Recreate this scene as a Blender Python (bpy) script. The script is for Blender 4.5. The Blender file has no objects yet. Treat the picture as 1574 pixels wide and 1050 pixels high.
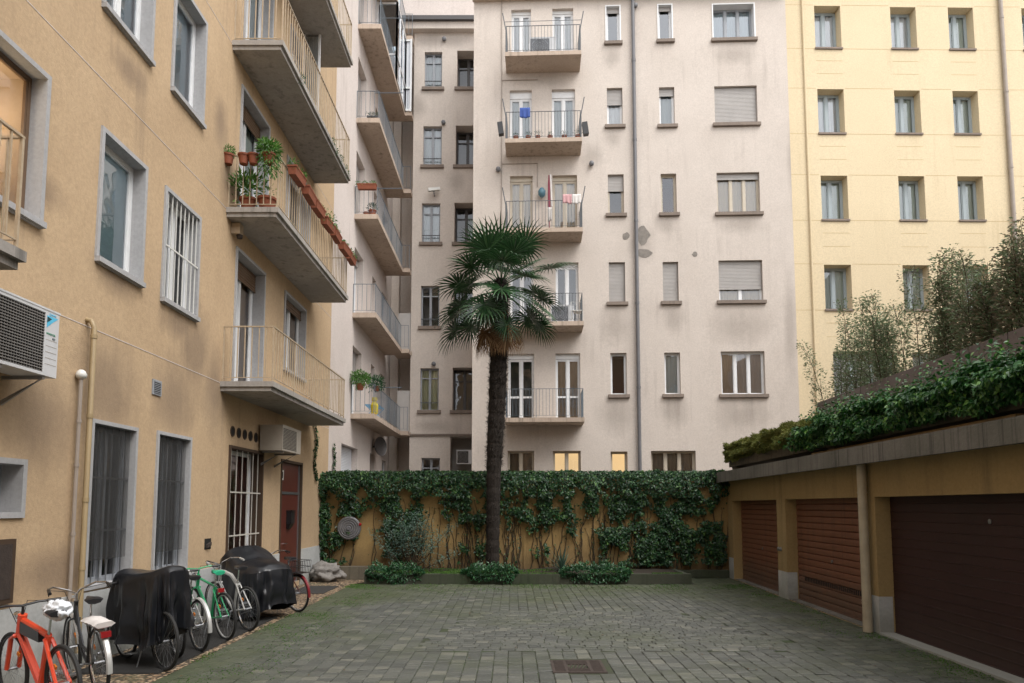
import bpy, math, random
from mathutils import Vector, Matrix, noise
random.seed(7)
R = math.radians
scene = bpy.context.scene
COL = scene.collection

# ------------------------------------------------------------------ camera
EYE = Vector((0, 0, 1.9)); FPX = 1050.0; TILT = math.atan(.083)
cam_d = bpy.data.cameras.new('camera'); cam = bpy.data.objects.new('camera', cam_d)
COL.objects.link(cam); scene.camera = cam
cam.location = EYE; cam.rotation_euler = (R(90) + TILT, 0, 0)
cam_d.sensor_width = 36; cam_d.lens = 36 * FPX / 1574
cam_d.shift_y = 166 / 1574; cam_d.clip_end = 2000; cam_d.clip_start = .05
# ------------------------------------------------------------------ sky and sun (overcast)
SUN_EL, SUN_AZ = R(55), R(135)
world = bpy.data.worlds.new("World"); scene.world = world; world.use_nodes = True
wn = world.node_tree.nodes; wl = world.node_tree.links
for n in list(wn): wn.remove(n)
wo = wn.new('ShaderNodeOutputWorld'); wb = wn.new('ShaderNodeBackground')
sky = wn.new('ShaderNodeTexSky'); sky.sky_type = 'NISHITA'; sky.sun_disc = False
sky.sun_elevation = SUN_EL; sky.sun_rotation = SUN_AZ; sky.dust_density = 3; sky.air_density = 1
hs = wn.new('ShaderNodeHueSaturation'); hs.inputs['Saturation'].default_value = .22
mxw = wn.new('ShaderNodeMixRGB'); mxw.inputs[0].default_value = .45; mxw.inputs[2].default_value = (8.6, 8.5, 8.4, 1)
wl.new(sky.outputs[0], hs.inputs['Color']); wl.new(hs.outputs[0], mxw.inputs[1])
wl.new(mxw.outputs[0], wb.inputs[0]); wl.new(wb.outputs[0], wo.inputs[0]); wb.inputs[1].default_value = .14
sun_d = bpy.data.lights.new('sun', 'SUN'); sun_d.energy = 1.0; sun_d.angle = R(35); sun_d.color = (1, .96, .9)
sun = bpy.data.objects.new('sun', sun_d); COL.objects.link(sun)
sun.rotation_euler = (R(35), 0, R(45))
scene.view_settings.view_transform = 'Standard'; scene.view_settings.look = 'None'
scene.view_settings.exposure = 1.08; scene.view_settings.gamma = 1
try:
    scene.cycles.max_bounces = 8; scene.cycles.transparent_max_bounces = 24
    scene.cycles.diffuse_bounces = 5
except Exception: pass

# ------------------------------------------------------------------ helpers: rays and facade frames
FWD = Vector((0, math.cos(TILT), math.sin(TILT))); UP = Vector((0, -math.sin(TILT), math.cos(TILT)))
def ray(px, py):
    return Vector((1, 0, 0)) * ((px - 787) / FPX) + UP * ((691 - py) / FPX) + FWD
def on_plane(px, py, p0, n):
    d = ray(px, py); return EYE + d * ((p0 - EYE).dot(n) / d.dot(n))
def on_y(px, py, Y): return on_plane(px, py, Vector((0, Y, 0)), Vector((0, 1, 0)))
def on_x(px, py, X): return on_plane(px, py, Vector((X, 0, 0)), Vector((1, 0, 0)))
def on_z(px, py, Z=0): return on_plane(px, py, Vector((0, 0, Z)), Vector((0, 0, 1)))

class Frame:                       # a vertical facade plane: u along it, v up, w outward
    def __init__(s, o, u):
        s.o = Vector(o); s.u = Vector(u).normalized(); s.n = s.u.cross(Vector((0, 0, 1))); s.holes = []
    def W(s, u, v, w=0): return s.o + s.u * u + Vector((0, 0, v)) + s.n * w
    def P(s, px, py, w=0):
        p = on_plane(px, py, s.o + s.n * w, s.n) - s.o
        return p.dot(s.u), p.z
    def rect(s, x0, x1, y0, y1):   # frontal facades: pixel box -> u0,u1,v0,v1
        a = s.P((x0), (y0 + y1) / 2); b = s.P(x1, (y0 + y1) / 2)
        return a[0], b[0], s.P((x0 + x1) / 2, y1)[1], s.P((x0 + x1) / 2, y0)[1]

# ------------------------------------------------------------------ helpers: materials
MATS = {}
def _new(name):
    m = bpy.data.materials.new(name); m.use_nodes = True
    nt = m.node_tree; b = nt.nodes['Principled BSDF']; MATS[name] = m
    return m, nt, b
def N(nt, t, **k):
    n = nt.nodes.new(t)
    for a, v in k.items(): setattr(n, a, v)
    return n
def pos_vec(nt, scale=(1, 1, 1)):
    g = N(nt, 'ShaderNodeNewGeometry'); m = N(nt, 'ShaderNodeMapping'); m.inputs['Scale'].default_value = scale
    nt.links.new(g.outputs['Position'], m.inputs['Vector']); return m.outputs[0]
def obj_vec(nt, scale=(1, 1, 1)):
    g = N(nt, 'ShaderNodeTexCoord'); m = N(nt, 'ShaderNodeMapping'); m.inputs['Scale'].default_value = scale
    nt.links.new(g.outputs['Object'], m.inputs['Vector']); return m.outputs[0]
def noise_n(nt, vec, scale, detail=4, rough=.55):
    n = N(nt, 'ShaderNodeTexNoise'); n.inputs['Scale'].default_value = scale
    n.inputs['Detail'].default_value = detail; n.inputs['Roughness'].default_value = rough
    nt.links.new(vec, n.inputs['Vector']); return n.outputs['Fac']
def ramp(nt, fac, a, b, ca=(0, 0, 0, 1), cb=(1, 1, 1, 1)):
    r = N(nt, 'ShaderNodeValToRGB'); r.color_ramp.elements[0].position = a; r.color_ramp.elements[1].position = b
    r.color_ramp.elements[0].color = ca; r.color_ramp.elements[1].color = cb
    nt.links.new(fac, r.inputs[0]); return r.outputs[0]
def mix(nt, fac, a, b, mode='MIX'):
    m = N(nt, 'ShaderNodeMixRGB'); m.blend_type = mode
    for i, v in ((0, fac), (1, a), (2, b)):
        if isinstance(v, (int, float)): m.inputs[i].default_value = v
        elif isinstance(v, tuple): m.inputs[i].default_value = (*v[:3], 1)
        else: nt.links.new(v, m.inputs[i])
    return m.outputs[0]
def math_n(nt, op, a, b=0.0):
    m = N(nt, 'ShaderNodeMath'); m.operation = op
    for i, v in ((0, a), (1, b)):
        if isinstance(v, (int, float)): m.inputs[i].default_value = v
        else: nt.links.new(v, m.inputs[i])
    return m.outputs[0]
def bump(nt, b, h, strength=.3, dist=.01):
    n = N(nt, 'ShaderNodeBump'); n.inputs['Strength'].default_value = strength; n.inputs['Distance'].default_value = dist
    nt.links.new(h, n.inputs['Height']); nt.links.new(n.outputs[0], b.inputs['Normal'])

SPOTS = {}
def spots(nt, pv, lst):
    out = None
    for (x, y, z, rh, rv) in lst:
        s = N(nt, 'ShaderNodeVectorMath'); s.operation = 'SUBTRACT'; nt.links.new(pv, s.inputs[0]); s.inputs[1].default_value = (x, y, z)
        d = N(nt, 'ShaderNodeVectorMath'); d.operation = 'DIVIDE'; nt.links.new(s.outputs[0], d.inputs[0]); d.inputs[1].default_value = (rh, rh, rv)
        l = N(nt, 'ShaderNodeVectorMath'); l.operation = 'LENGTH'; nt.links.new(d.outputs[0], l.inputs[0])
        v = math_n(nt, 'SUBTRACT', 1.0, l.outputs['Value']); out = v if out is None else math_n(nt, 'MAXIMUM', out, v)
    return out
def stucco(name, c, dark, amt=.5, grain=45, bs=.35, streak=.5, sfreq=1.0, sarea=(.45, .66), stain_col=(.10, .085, .07), patch=None, rough=.92, low_dirt=None):
    m, nt, b = _new(name); b.inputs['Roughness'].default_value = rough
    pv = pos_vec(nt)
    big = ramp(nt, noise_n(nt, pv, .55, 6, .6), .38, .68)
    c1 = mix(nt, math_n(nt, 'MULTIPLY', big, amt), c, dark)
    mid = ramp(nt, noise_n(nt, pv, 3.2, 5, .65), .45, .75)
    c2 = mix(nt, math_n(nt, 'MULTIPLY', mid, amt * .45), c1, dark)
    fine = noise_n(nt, pv, 22, 3, .7)
    c3 = mix(nt, ramp(nt, fine, .35, .75), c2, mix(nt, .18, c2, (0, 0, 0)))
    st = noise_n(nt, pos_vec(nt, (3.2 * sfreq, 3.2 * sfreq, .22)), 1.3, 5, .62)
    area = ramp(nt, noise_n(nt, pv, .42, 3), *sarea)
    sf = math_n(nt, 'MULTIPLY', math_n(nt, 'MULTIPLY', ramp(nt, st, .52, .74), area), streak)
    c4 = mix(nt, sf, c3, stain_col)
    if name in SPOTS:
        sp = math_n(nt, 'ADD', spots(nt, pv, SPOTS[name][0]), math_n(nt, 'MULTIPLY', math_n(nt, 'SUBTRACT', mix(nt, .5, noise_n(nt, pv, 2.2, 5, .65), st), .5), 1.1))
        c4 = mix(nt, math_n(nt, 'MULTIPLY', ramp(nt, sp, .05, .75), SPOTS[name][2]), c4, SPOTS[name][1])
    if low_dirt:
        g = N(nt, 'ShaderNodeNewGeometry'); sx = N(nt, 'ShaderNodeSeparateXYZ'); nt.links.new(g.outputs['Position'], sx.inputs[0])
        z0, z1, col, k = low_dirt
        mr = N(nt, 'ShaderNodeMapRange'); mr.inputs[1].default_value = z1; mr.inputs[2].default_value = z0
        nt.links.new(math_n(nt, 'ADD', sx.outputs[2], math_n(nt, 'MULTIPLY', noise_n(nt, pv, 2.5, 5), -.5)), mr.inputs[0])
        c4 = mix(nt, math_n(nt, 'MULTIPLY', mr.outputs[0], k), c4, col)
    nt.links.new(c4, b.inputs['Base Color'])
    bump(nt, b, mix(nt, .5, noise_n(nt, pv, grain, 4, .7), noise_n(nt, pv, grain * .25, 3)), bs, .012)
    return m
def plain(name, c, rough=.5, metal=0, var=.18, scale=8, spec=.5, bumpy=0, dark=None, coat=0):
    m, nt, b = _new(name); b.inputs['Roughness'].default_value = rough; b.inputs['Metallic'].default_value = metal
    b.inputs['Specular IOR Level'].default_value = spec
    if coat: b.inputs['Coat Weight'].default_value = coat
    pv = obj_vec(nt)
    f = ramp(nt, noise_n(nt, pv, scale, 5, .6), .35, .7)
    d = dark or tuple(x * .45 for x in c)
    nt.links.new(mix(nt, math_n(nt, 'MULTIPLY', f, var), c, d), b.inputs['Base Color'])
    if bumpy: bump(nt, b, noise_n(nt, pv, scale * 3, 4), bumpy, .01)
    return m
def emis(name, c, s):
    m, nt, b = _new(name); b.inputs['Base Color'].default_value = (*c, 1)
    b.inputs['Emission Color'].default_value = (*c, 1); b.inputs['Emission Strength'].default_value = s; return m
def leafmat(name, c1, c2, c3, rough=.38, spec=.5, trans=.12):
    m, nt, b = _new(name); b.inputs['Roughness'].default_value = rough; b.inputs['Specular IOR Level'].default_value = spec
    g = N(nt, 'ShaderNodeNewGeometry'); r = N(nt, 'ShaderNodeValToRGB'); e = r.color_ramp.elements
    e[0].position = 0; e[0].color = (*c1, 1); e[1].position = 1; e[1].color = (*c3, 1)
    k = e.new(.72); k.color = (*c2, 1)
    nt.links.new(g.outputs['Random Per Island'], r.inputs[0])
    big = ramp(nt, noise_n(nt, pos_vec(nt), 2.2, 3), .35, .7)
    nt.links.new(mix(nt, math_n(nt, 'MULTIPLY', big, .45), r.outputs[0], c1), b.inputs['Base Color'])
    if trans:
        t = N(nt, 'ShaderNodeBsdfTranslucent'); t.inputs[0].default_value = (*[min(1, x * 1.6) for x in c2], 1)
        ms = N(nt, 'ShaderNodeMixShader'); ms.inputs[0].default_value = trans
        nt.links.new(b.outputs[0], ms.inputs[1]); nt.links.new(t.outputs[0], ms.inputs[2])
        nt.links.new(ms.outputs[0], nt.nodes['Material Output'].inputs[0])
    return m
def glassmat(name, tint=(.8, .83, .83), extra=.13, rough=.02, wob=.25):
    m = bpy.data.materials.new(name); m.use_nodes = True; nt = m.node_tree; MATS[name] = m
    nt.nodes.remove(nt.nodes['Principled BSDF'])
    fr = N(nt, 'ShaderNodeFresnel'); fr.inputs[0].default_value = 1.55
    tr = N(nt, 'ShaderNodeBsdfTransparent'); tr.inputs[0].default_value = (*tint, 1)
    gl = N(nt, 'ShaderNodeBsdfGlossy'); gl.inputs['Roughness'].default_value = rough; gl.inputs[0].default_value = (.92, .95, 1, 1)
    bp = N(nt, 'ShaderNodeBump'); bp.inputs['Strength'].default_value = wob; bp.inputs['Distance'].default_value = .02
    nt.links.new(noise_n(nt, pos_vec(nt), 1.6, 2), bp.inputs['Height']); nt.links.new(bp.outputs[0], gl.inputs['Normal'])
    ms = N(nt, 'ShaderNodeMixShader')
    nt.links.new(math_n(nt, 'ADD', fr.outputs[0], extra), ms.inputs[0])
    nt.links.new(tr.outputs[0], ms.inputs[1]); nt.links.new(gl.outputs[0], ms.inputs[2])
    nt.links.new(ms.outputs[0], nt.nodes['Material Output'].inputs[0]); return m

def _pts(F_, lst): return [(*on_plane(px, py, *F_), rh, rv) for px, py, rh, rv in lst]
_L = (Vector((-5.15, 0, 0)), Vector((1, 0, 0))); _M = (Vector((0, 24.2, 0)), Vector((.0381, 1, 0)).normalized()); _R = (Vector((0, 27.2, 0)), Vector((0, 1, 0)))
SPOTS['stucco_orange'] = (_pts(_L, [(165, 600, 1.0, .9), (268, 615, .9, .9), (300, 540, .8, 1.0), (60, 640, .8, .8), (330, 600, .7, 1.0), (352, 280, .5, .8), (340, 190, .4, .6), (178, 425, .7, .35), (275, 500, .7, .35), (60, 285, .6, .3), (200, 110, .5, .3), (470, 640, .9, .5), (90, 880, 1.0, .4), (410, 720, .5, .4)]), (.14, .10, .075), .52)
SPOTS['stucco_pink'] = (_pts(_M, [(945, 500, .7, .9), (1138, 505, 1.4, .8), (945, 640, .8, .9), (1035, 630, .7, .8), (1140, 345, 1.0, .5), (1025, 345, .5, .5), (1035, 490, .5, .7), (1142, 640, 1.2, .7), (985, 375, .6, .9), (1130, 85, .9, .5), (942, 212, .4, .5), (940, 90, .4, .5), (748, 500, .5, 1.5), (1215, 500, .3, 2.5), (1218, 250, .25, 2.0), (910, 240, .5, .6), (836, 120, 1.2, .5)]) + _pts(_R, [(640, 165, .6, .7), (660, 65, .9, .4), (700, 65, .8, .4), (665, 655, 1.0, .4), (700, 280, .5, .6), (715, 400, .4, .8)]), (.22, .185, .16), .40)
stucco('stucco_orange', (.545, .395, .245), (.41, .285, .17), .50, 60, .6, .5, 1, (.42, .62), (.15, .11, .08))
stucco('stucco_pink', (.62, .555, .50), (.50, .44, .39), .45, 50, .35, .38, 1, (.44, .66), (.24, .20, .175))
stucco('stucco_cream', (.66, .59, .55), (.55, .48, .44), .5, 50, .25, .4, 1, (.45, .66), (.25, .2, .17))
stucco('stucco_yellow', (.70, .585, .395), (.63, .52, .34), .4, 40, .14, .30, 1, (.42, .64), (.4, .3, .17))
stucco('stucco_ochre', (.36, .24, .095), (.22, .14, .055), .6, 40, .4, .6, 1, (.45, .66), (.07, .055, .035), low_dirt=(.0, .7, (.09, .06, .03), .7))
stucco('garage_ochre', (.36, .255, .115), (.27, .185, .08), .55, 35, .3, .5, 1, (.40, .6), (.08, .06, .035))
stucco('white_plinth', (.52, .53, .53), (.36, .37, .36), .6, 30, .25, .6, 1, (.45, .66), (.16, .17, .13), low_dirt=(-.15, .18, (.17, .175, .14), .6))
stucco('balcony_concrete', (.40, .37, .34), (.26, .24, .22), .7, 30, .3, .8, 1.5, (.35, .55), (.08, .075, .065))
stucco('balcony_pink', (.52, .42, .34), (.38, .30, .24), .6, 30, .25, .7, 1.5, (.35, .55), (.09, .08, .06))
stucco('eave_concrete', (.20, .185, .165), (.09, .09, .07), .8, 30, .6, 1.0, 5.0, (.05, .25), (.018, .020, .014))
stucco('moss_concrete', (.06, .06, .045), (.03, .045, .018), .9, 20, .6, .8, 2, (.3, .5), (.015, .022, .01))
stucco('trough_concrete', (.16, .135, .10), (.07, .065, .045), .8, 20, .5, .8, 2, (.3, .5), (.03, .03, .02))
stucco('grey_stone', (.42, .42, .43), (.30, .30, .30), .4, 40, .12, .45, 2, (.4, .6), (.17, .16, .15))
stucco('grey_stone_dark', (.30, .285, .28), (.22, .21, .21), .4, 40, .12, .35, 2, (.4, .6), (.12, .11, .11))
stucco('sill_brown', (.26, .21, .175), (.16, .13, .11), .6, 40, .2, .5, 2, (.4, .6), (.08, .07, .06))
plain('white_frame', (.74, .75, .76), .4, var=.12)
plain('grey_frame', (.30, .32, .35), .4, var=.12)
plain('blue_frame', (.34, .40, .43), .4, var=.12)
plain('brown_frame', (.16, .10, .06), .45)
plain('beige_frame', (.52, .46, .37), .5)
plain('shutter_grey', (.42, .40, .385), .5, var=.25, scale=2)
plain('shutter_white', (.66, .68, .72), .5, var=.1, scale=2)
plain('shutter_brown', (.13, .075, .04), .5, var=.2, scale=2)
plain('rail_beige', (.46, .37, .26), .5, var=.3, scale=14, dark=(.2, .11, .06))
plain('rail_grey', (.13, .16, .19), .5, var=.3, scale=14)
plain('rail_dark', (.10, .11, .12), .5, var=.3, scale=14)
plain('gutter_dark', (.06, .055, .055), .5)
plain('pipe_grey', (.14, .14, .15), .45, var=.3, scale=3)
plain('pipe_brown', (.16, .13, .12), .45, var=.3, scale=3)
plain('pipe_yellow', (.36, .27, .15), .5, var=.35, scale=3)
plain('pipe_beige', (.42, .36, .26), .5, var=.4, scale=4)
plain('pipe_taupe', (.34, .29, .25), .5, var=.3, scale=4)
plain('white_plastic', (.66, .66, .63), .4, var=.12)
plain('dirty_plastic', (.55, .52, .47), .5, var=.3)
plain('black_metal', (.015, .015, .017), .35)
plain('dark_hole', (.008, .007, .006), .9)
plain('terracotta', (.26, .075, .035), .75, var=.4, scale=12)
plain('soil', (.03, .022, .014), .95, var=.5, bumpy=.6)
plain('door_red', (.105, .028, .02), .4, var=.25, scale=3)
plain('room_wall', (.34, .32, .30), .9)
plain('room_red', (.18, .05, .04), .9)
plain('room_warm', (.50, .40, .30), .9)
plain('blind_pale', (.60, .69, .69), .7, var=.12, scale=1.2)
plain('curtain_white', (.72, .74, .75), .8, var=.08)
plain('curtain_grey', (.42, .47, .48), .8, var=.1)
plain('curtain_green', (.46, .53, .48), .8, var=.1)
plain('curtain_cream', (.60, .52, .40), .8, var=.1)
plain('curtain_yellow', (.66, .66, .44), .8, var=.1)
plain('curtain_brown', (.40, .31, .235), .8, var=.1)
plain('screen_dark', (.035, .035, .033), .7, var=.3)
plain('chrome', (.65, .65, .66), .2, 1, var=.1)
plain('steel_grey', (.35, .36, .38), .35, .8, var=.2)
plain('tyre', (.018, .018, .018), .75, var=.2)
plain('paint_orange', (.62, .06, .022), .3, var=.08, coat=.5)
plain('paint_black', (.012, .013, .016), .3, coat=.3)
plain('paint_green', (.02, .30, .12), .35, coat=.3)
plain('paint_silver', (.50, .50, .49), .35, .3)
plain('paint_darkred', (.16, .015, .02), .3)
plain('seat_green', (.02, .32, .17), .45)
plain('reflector_red', (.25, .010, .012), .25)
plain('reflector_amber', (.75, .22, .02), .3)
plain('tarp_black', (.010, .011, .014), .33, var=.3, scale=3, bumpy=.15)
plain('plastic_bag', (.72, .75, .80), .35, var=.1, bumpy=.5, scale=10)
plain('rubber_mat', (.03, .029, .028), .8, bumpy=.3)
plain('rock', (.22, .205, .19), .85, var=.7, scale=5, bumpy=.9)
plain('ac_body', (.60, .61, .63), .4, var=.1)
plain('ac_mesh', (.24, .23, .22), .6, var=.3, scale=20)
plain('ac_side', (.38, .34, .29), .5)
plain('logo_cyan', (.10, .50, .75), .4, var=0)
plain('logo_dark', (.01, .05, .06), .4, var=0)
plain('logo_green', (.03, .25, .14), .4, var=0)
plain('rust', (.050, .036, .030), .8, var=.6, scale=16, bumpy=.4)
plain('bark', (.020, .014, .010), .95, var=.6, scale=20, bumpy=.8)
plain('vine_stem', (.055, .038, .022), .9, var=.4, scale=20)
plain('cloth_blue', (.035, .08, .30), .8)
plain('cloth_red', (.25, .05, .08), .8)
plain('cloth_white', (.65, .62, .60), .85)
plain('cloth_pink', (.55, .32, .33), .85)
plain('teal_paint', (.09, .20, .26), .4)
plain('yellow_plastic', (.65, .52, .03), .5)
plain('blue_plastic', (.10, .35, .6), .5)
plain('wood_warm', (.42, .27, .12), .7, var=.5, scale=9)
plain('panel_taupe', (.16, .13, .125), .55, var=.25, scale=1.5)
stucco('door_roller_brown', (.205, .085, .048), (.15, .06, .035), .6, 12, .06, .6, 2, (.4, .6), (.06, .03, .02), rough=.55, low_dirt=(0, .45, (.10, .075, .055), .6))
stucco('door_roller_dark', (.034, .010, .009), (.022, .007, .006), .6, 12, .06, .6, 2, (.4, .6), (.03, .016, .013), rough=.62, low_dirt=(0, .35, (.045, .030, .025), .4))
plain('plaster_patch', (.26, .235, .21), .95, var=.6, scale=7, bumpy=.5)
plain('meter_box', (.06, .035, .02), .7)
glassmat('glass', (.93, .94, .94), .08); glassmat('glass_sky', (.80, .88, .93), .16)
glassmat('glass_dull', (.78, .78, .76), .03)
emis('lamp_warm', (1, .76, .48), 9.0); emis('lamp_room', (1, .66, .30), 1.3)
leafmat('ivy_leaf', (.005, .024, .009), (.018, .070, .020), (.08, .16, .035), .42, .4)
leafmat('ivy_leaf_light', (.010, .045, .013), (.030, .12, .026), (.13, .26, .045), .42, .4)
leafmat('sedum_leaf', (.07, .09, .018), (.18, .20, .045), (.30, .25, .08), .6, .3)
leafmat('palm_leaf', (.012, .045, .014), (.026, .090, .026), (.07, .15, .06), .34, .6, .06)
leafmat('palm_dead', (.09, .05, .022), (.19, .105, .05), (.26, .17, .09), .7, .2)
leafmat('hedge_leaf', (.11, .165, .09), (.20, .27, .15), (.34, .33, .22), .5, .4)
leafmat('hedge_dry', (.20, .17, .13), (.30, .25, .18), (.15, .19, .09), .6, .3)
leafmat('shrub_leaf', (.035, .075, .055), (.07, .13, .095), (.12, .18, .12), .55)
leafmat('cover_leaf', (.010, .045, .018), (.03, .11, .04), (.08, .2, .07), .4)
leafmat('pot_leaf', (.03, .10, .015), (.08, .22, .03), (.2, .34, .06), .5)
leafmat('moss', (.03, .08, .01), (.06, .15, .015), (.10, .2, .02), .8)

# ------------------------------------------------------------------ helpers: meshes and objects
class MB:
    def __init__(s): s.v = []; s.f = []; s.m = []; s.mats = []
    def mi(s, mat):
        if mat not in s.mats: s.mats.append(mat)
        return s.mats.index(mat)
    def add(s, vs, fs, mat=None):
        b = len(s.v); s.v += [Vector(p) for p in vs]; k = s.mi(mat)
        for f in fs: s.f.append([b + i for i in f]); s.m.append(k)
        return s
    def hexa(s, p, mat=None):       # 8 points: bottom 4 ccw, top 4 ccw
        return s.add(p, [(3, 2, 1, 0), (4, 5, 6, 7), (0, 1, 5, 4), (1, 2, 6, 5), (2, 3, 7, 6), (3, 0, 4, 7)], mat)
    def box(s, x0, x1, y0, y1, z0, z1, mat=None):
        return s.hexa([(x0, y0, z0), (x1, y0, z0), (x1, y1, z0), (x0, y1, z0), (x0, y0, z1), (x1, y0, z1), (x1, y1, z1), (x0, y1, z1)], mat)
    def fbox(s, F, u0, u1, v0, v1, w0, w1, mat=None):
        return s.hexa([F.W(u0, v0, w1), F.W(u1, v0, w1), F.W(u1, v0, w0), F.W(u0, v0, w0),
                       F.W(u0, v1, w1), F.W(u1, v1, w1), F.W(u1, v1, w0), F.W(u0, v1, w0)], mat)
    def obox(s, c, ax, ay, az, mat=None):
        c, ax, ay, az = map(Vector, (c, ax, ay, az))
        return s.hexa([c - ax - ay - az, c + ax - ay - az, c + ax + ay - az, c - ax + ay - az,
                       c - ax - ay + az, c + ax - ay + az, c + ax + ay + az, c - ax + ay + az], mat)
    def tube(s, pts, r, n=8, mat=None, closed=False, cap=True):
        pts = [Vector(p) for p in pts]; k = len(pts); rs = r if isinstance(r, (list, tuple)) else [r] * k
        vs = []; prev = None
        for i, p in enumerate(pts):
            if closed: t = pts[(i + 1) % k] - pts[i - 1]
            else: t = pts[min(i + 1, k - 1)] - pts[max(i - 1, 0)]
            if t.length < 1e-9: t = Vector((0, 0, 1))
            t.normalize()
            if prev is None:
                a = Vector((0, 0, 1)) if abs(t.z) < .9 else Vector((1, 0, 0)); a = a - t * a.dot(t)
            else:
                a = prev - t * prev.dot(t)
                if a.length < 1e-6: a = t.orthogonal()
            a.normalize(); prev = a; b = t.cross(a)
            for j in range(n):
                q = 2 * math.pi * j / n; vs.append(p + (a * math.cos(q) + b * math.sin(q)) * rs[i])
        fs = []
        for i in range(k if closed else k - 1):
            i2 = (i + 1) % k
            for j in range(n): fs.append((i * n + j, i * n + (j + 1) % n, i2 * n + (j + 1) % n, i2 * n + j))
        if cap and not closed:
            fs.append(tuple(range(n - 1, -1, -1))); fs.append(tuple((k - 1) * n + j for j in range(n)))
        return s.add(vs, fs, mat)
    def lathe(s, c, prof, n=16, mat=None, ax=(0, 0, 1)):      # prof: [(r, h)...]
        c = Vector(c); ax = Vector(ax).normalized(); a = ax.orthogonal().normalized(); b = ax.cross(a)
        vs = [c + ax * h + (a * math.cos(2 * math.pi * j / n) + b * math.sin(2 * math.pi * j / n)) * r for r, h in prof for j in range(n)]
        fs = [(i * n + j, i * n + (j + 1) % n, (i + 1) * n + (j + 1) % n, (i + 1) * n + j) for i in range(len(prof) - 1) for j in range(n)]
        fs.append(tuple(range(n - 1, -1, -1))); fs.append(tuple((len(prof) - 1) * n + j for j in range(n)))
        return s.add(vs, fs, mat)
    def torus(s, c, ax, R_, r, n=28, k=8, mat=None):
        c = Vector(c); ax = Vector(ax).normalized(); a = ax.orthogonal().normalized(); b = ax.cross(a)
        pts = [c + (a * math.cos(2 * math.pi * i / n) + b * math.sin(2 * math.pi * i / n)) * R_ for i in range(n)]
        return s.tube(pts, r, k, mat, closed=True)
    def leaf(s, p, d, nrm, L, Wd, mat=None, fold=.25):
        d = d.normalized(); sd = d.cross(nrm)
        if sd.length < 1e-5: sd = d.orthogonal()
        sd.normalize(); nn = sd.cross(d)
        a = p; t = p + d * L; l = p + d * L * .4 + sd * Wd / 2 + nn * fold * Wd; r = p + d * L * .4 - sd * Wd / 2 + nn * fold * Wd
        return s.add([a, l, t, r], [(0, 1, 2), (0, 2, 3)], mat)
    def build(s, name, mat=None, parent=None, smooth=False, loc=None):
        if not s.v: return None
        if loc is None:
            lo = [min(p[i] for p in s.v) for i in range(3)]; hi = [max(p[i] for p in s.v) for i in range(3)]
            loc = Vector(((lo[0] + hi[0]) / 2, (lo[1] + hi[1]) / 2, lo[2] if parent is None else (lo[2] + hi[2]) / 2))
        loc = Vector(loc)
        me = bpy.data.meshes.new(name); me.from_pydata([p - loc for p in s.v], [], s.f); me.update()
        for k in s.mats:
            me.materials.append(MATS[k or mat])
        if len(s.mats) > 1: me.polygons.foreach_set('material_index', s.m)
        if smooth:
            me.polygons.foreach_set('use_smooth', [True] * len(me.polygons))
            try: me.set_sharp_from_angle(angle=R(40))
            except Exception: pass
        o = bpy.data.objects.new(name, me); COL.objects.link(o)
        WLOC[o] = loc
        if parent is not None: o.parent = parent; o.location = loc - WLOC[parent]
        else: o.location = loc
        return o
WLOC = {}
def tag(o, label, cat, group=None, kind=None):
    if label: o['label'] = label
    if cat: o['category'] = cat
    if group: o['group'] = group
    if kind: o['kind'] = kind
    return o
def thing(name, label, cat, loc=(0, 0, 0), group=None):
    o = bpy.data.objects.new(name, None); COL.objects.link(o); o.location = loc; WLOC[o] = Vector(loc)
    o.empty_display_size = .2
    return tag(o, label, cat, group)
def copy_tree(o, parent=None):
    c = o.copy(); COL.objects.link(c); WLOC[c] = WLOC[o].copy()
    if parent is not None: c.parent = parent
    for ch in list(o.children): copy_tree(ch, c)
    return c

# ------------------------------------------------------------------ helpers: building elements
def wall_grid(mb, F, u0, u1, v0, v1, mat=None, side=0, reveal=None):
    hs_ = [h for h in F.holes if h[0] < u1 and h[1] > u0]
    us = sorted(set([round(x, 4) for x in [u0, u1] + [q for h in hs_ for q in h[:2]] if u0 - 1e-6 <= x <= u1 + 1e-6]))
    vs = sorted(set([round(x, 4) for x in [v0, v1] + [q for h in hs_ for q in h[2:4]] if v0 - 1e-6 <= x <= v1 + 1e-6]))
    for i in range(len(us) - 1):
        for j in range(len(vs) - 1):
            uc = (us[i] + us[i + 1]) / 2; vc = (vs[j] + vs[j + 1]) / 2
            if any(h[0] < uc < h[1] and h[2] < vc < h[3] for h in hs_): continue
            mb.add([F.W(us[i], vs[j]), F.W(us[i + 1], vs[j]), F.W(us[i + 1], vs[j + 1]), F.W(us[i], vs[j + 1])], [(0, 1, 2, 3)], mat)
    for h in hs_:
        a, b, c, d, dp = h[:5]; m2 = reveal or mat
        for q in ([(a, c, 0), (a, d, 0), (a, d, -dp), (a, c, -dp)], [(b, c, 0), (b, c, -dp), (b, d, -dp), (b, d, 0)],
                  [(a, d, 0), (b, d, 0), (b, d, -dp), (a, d, -dp)], [(a, c, 0), (a, c, -dp), (b, c, -dp), (b, c, 0)]):
            mb.add([F.W(*t) for t in q], [(0, 1, 2, 3)], m2)
    if side:
        mb.add([F.W(u0, v0), F.W(u0, v1), F.W(u0, v1, -side), F.W(u0, v0, -side)], [(0, 1, 2, 3)], mat)
        mb.add([F.W(u1, v0), F.W(u1, v0, -side), F.W(u1, v1, -side), F.W(u1, v1)], [(0, 1, 2, 3)], mat)
        mb.add([F.W(u0, v0, -side), F.W(u0, v1, -side), F.W(u1, v1, -side), F.W(u1, v0, -side)], [(0, 1, 2, 3)], mat)

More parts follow.
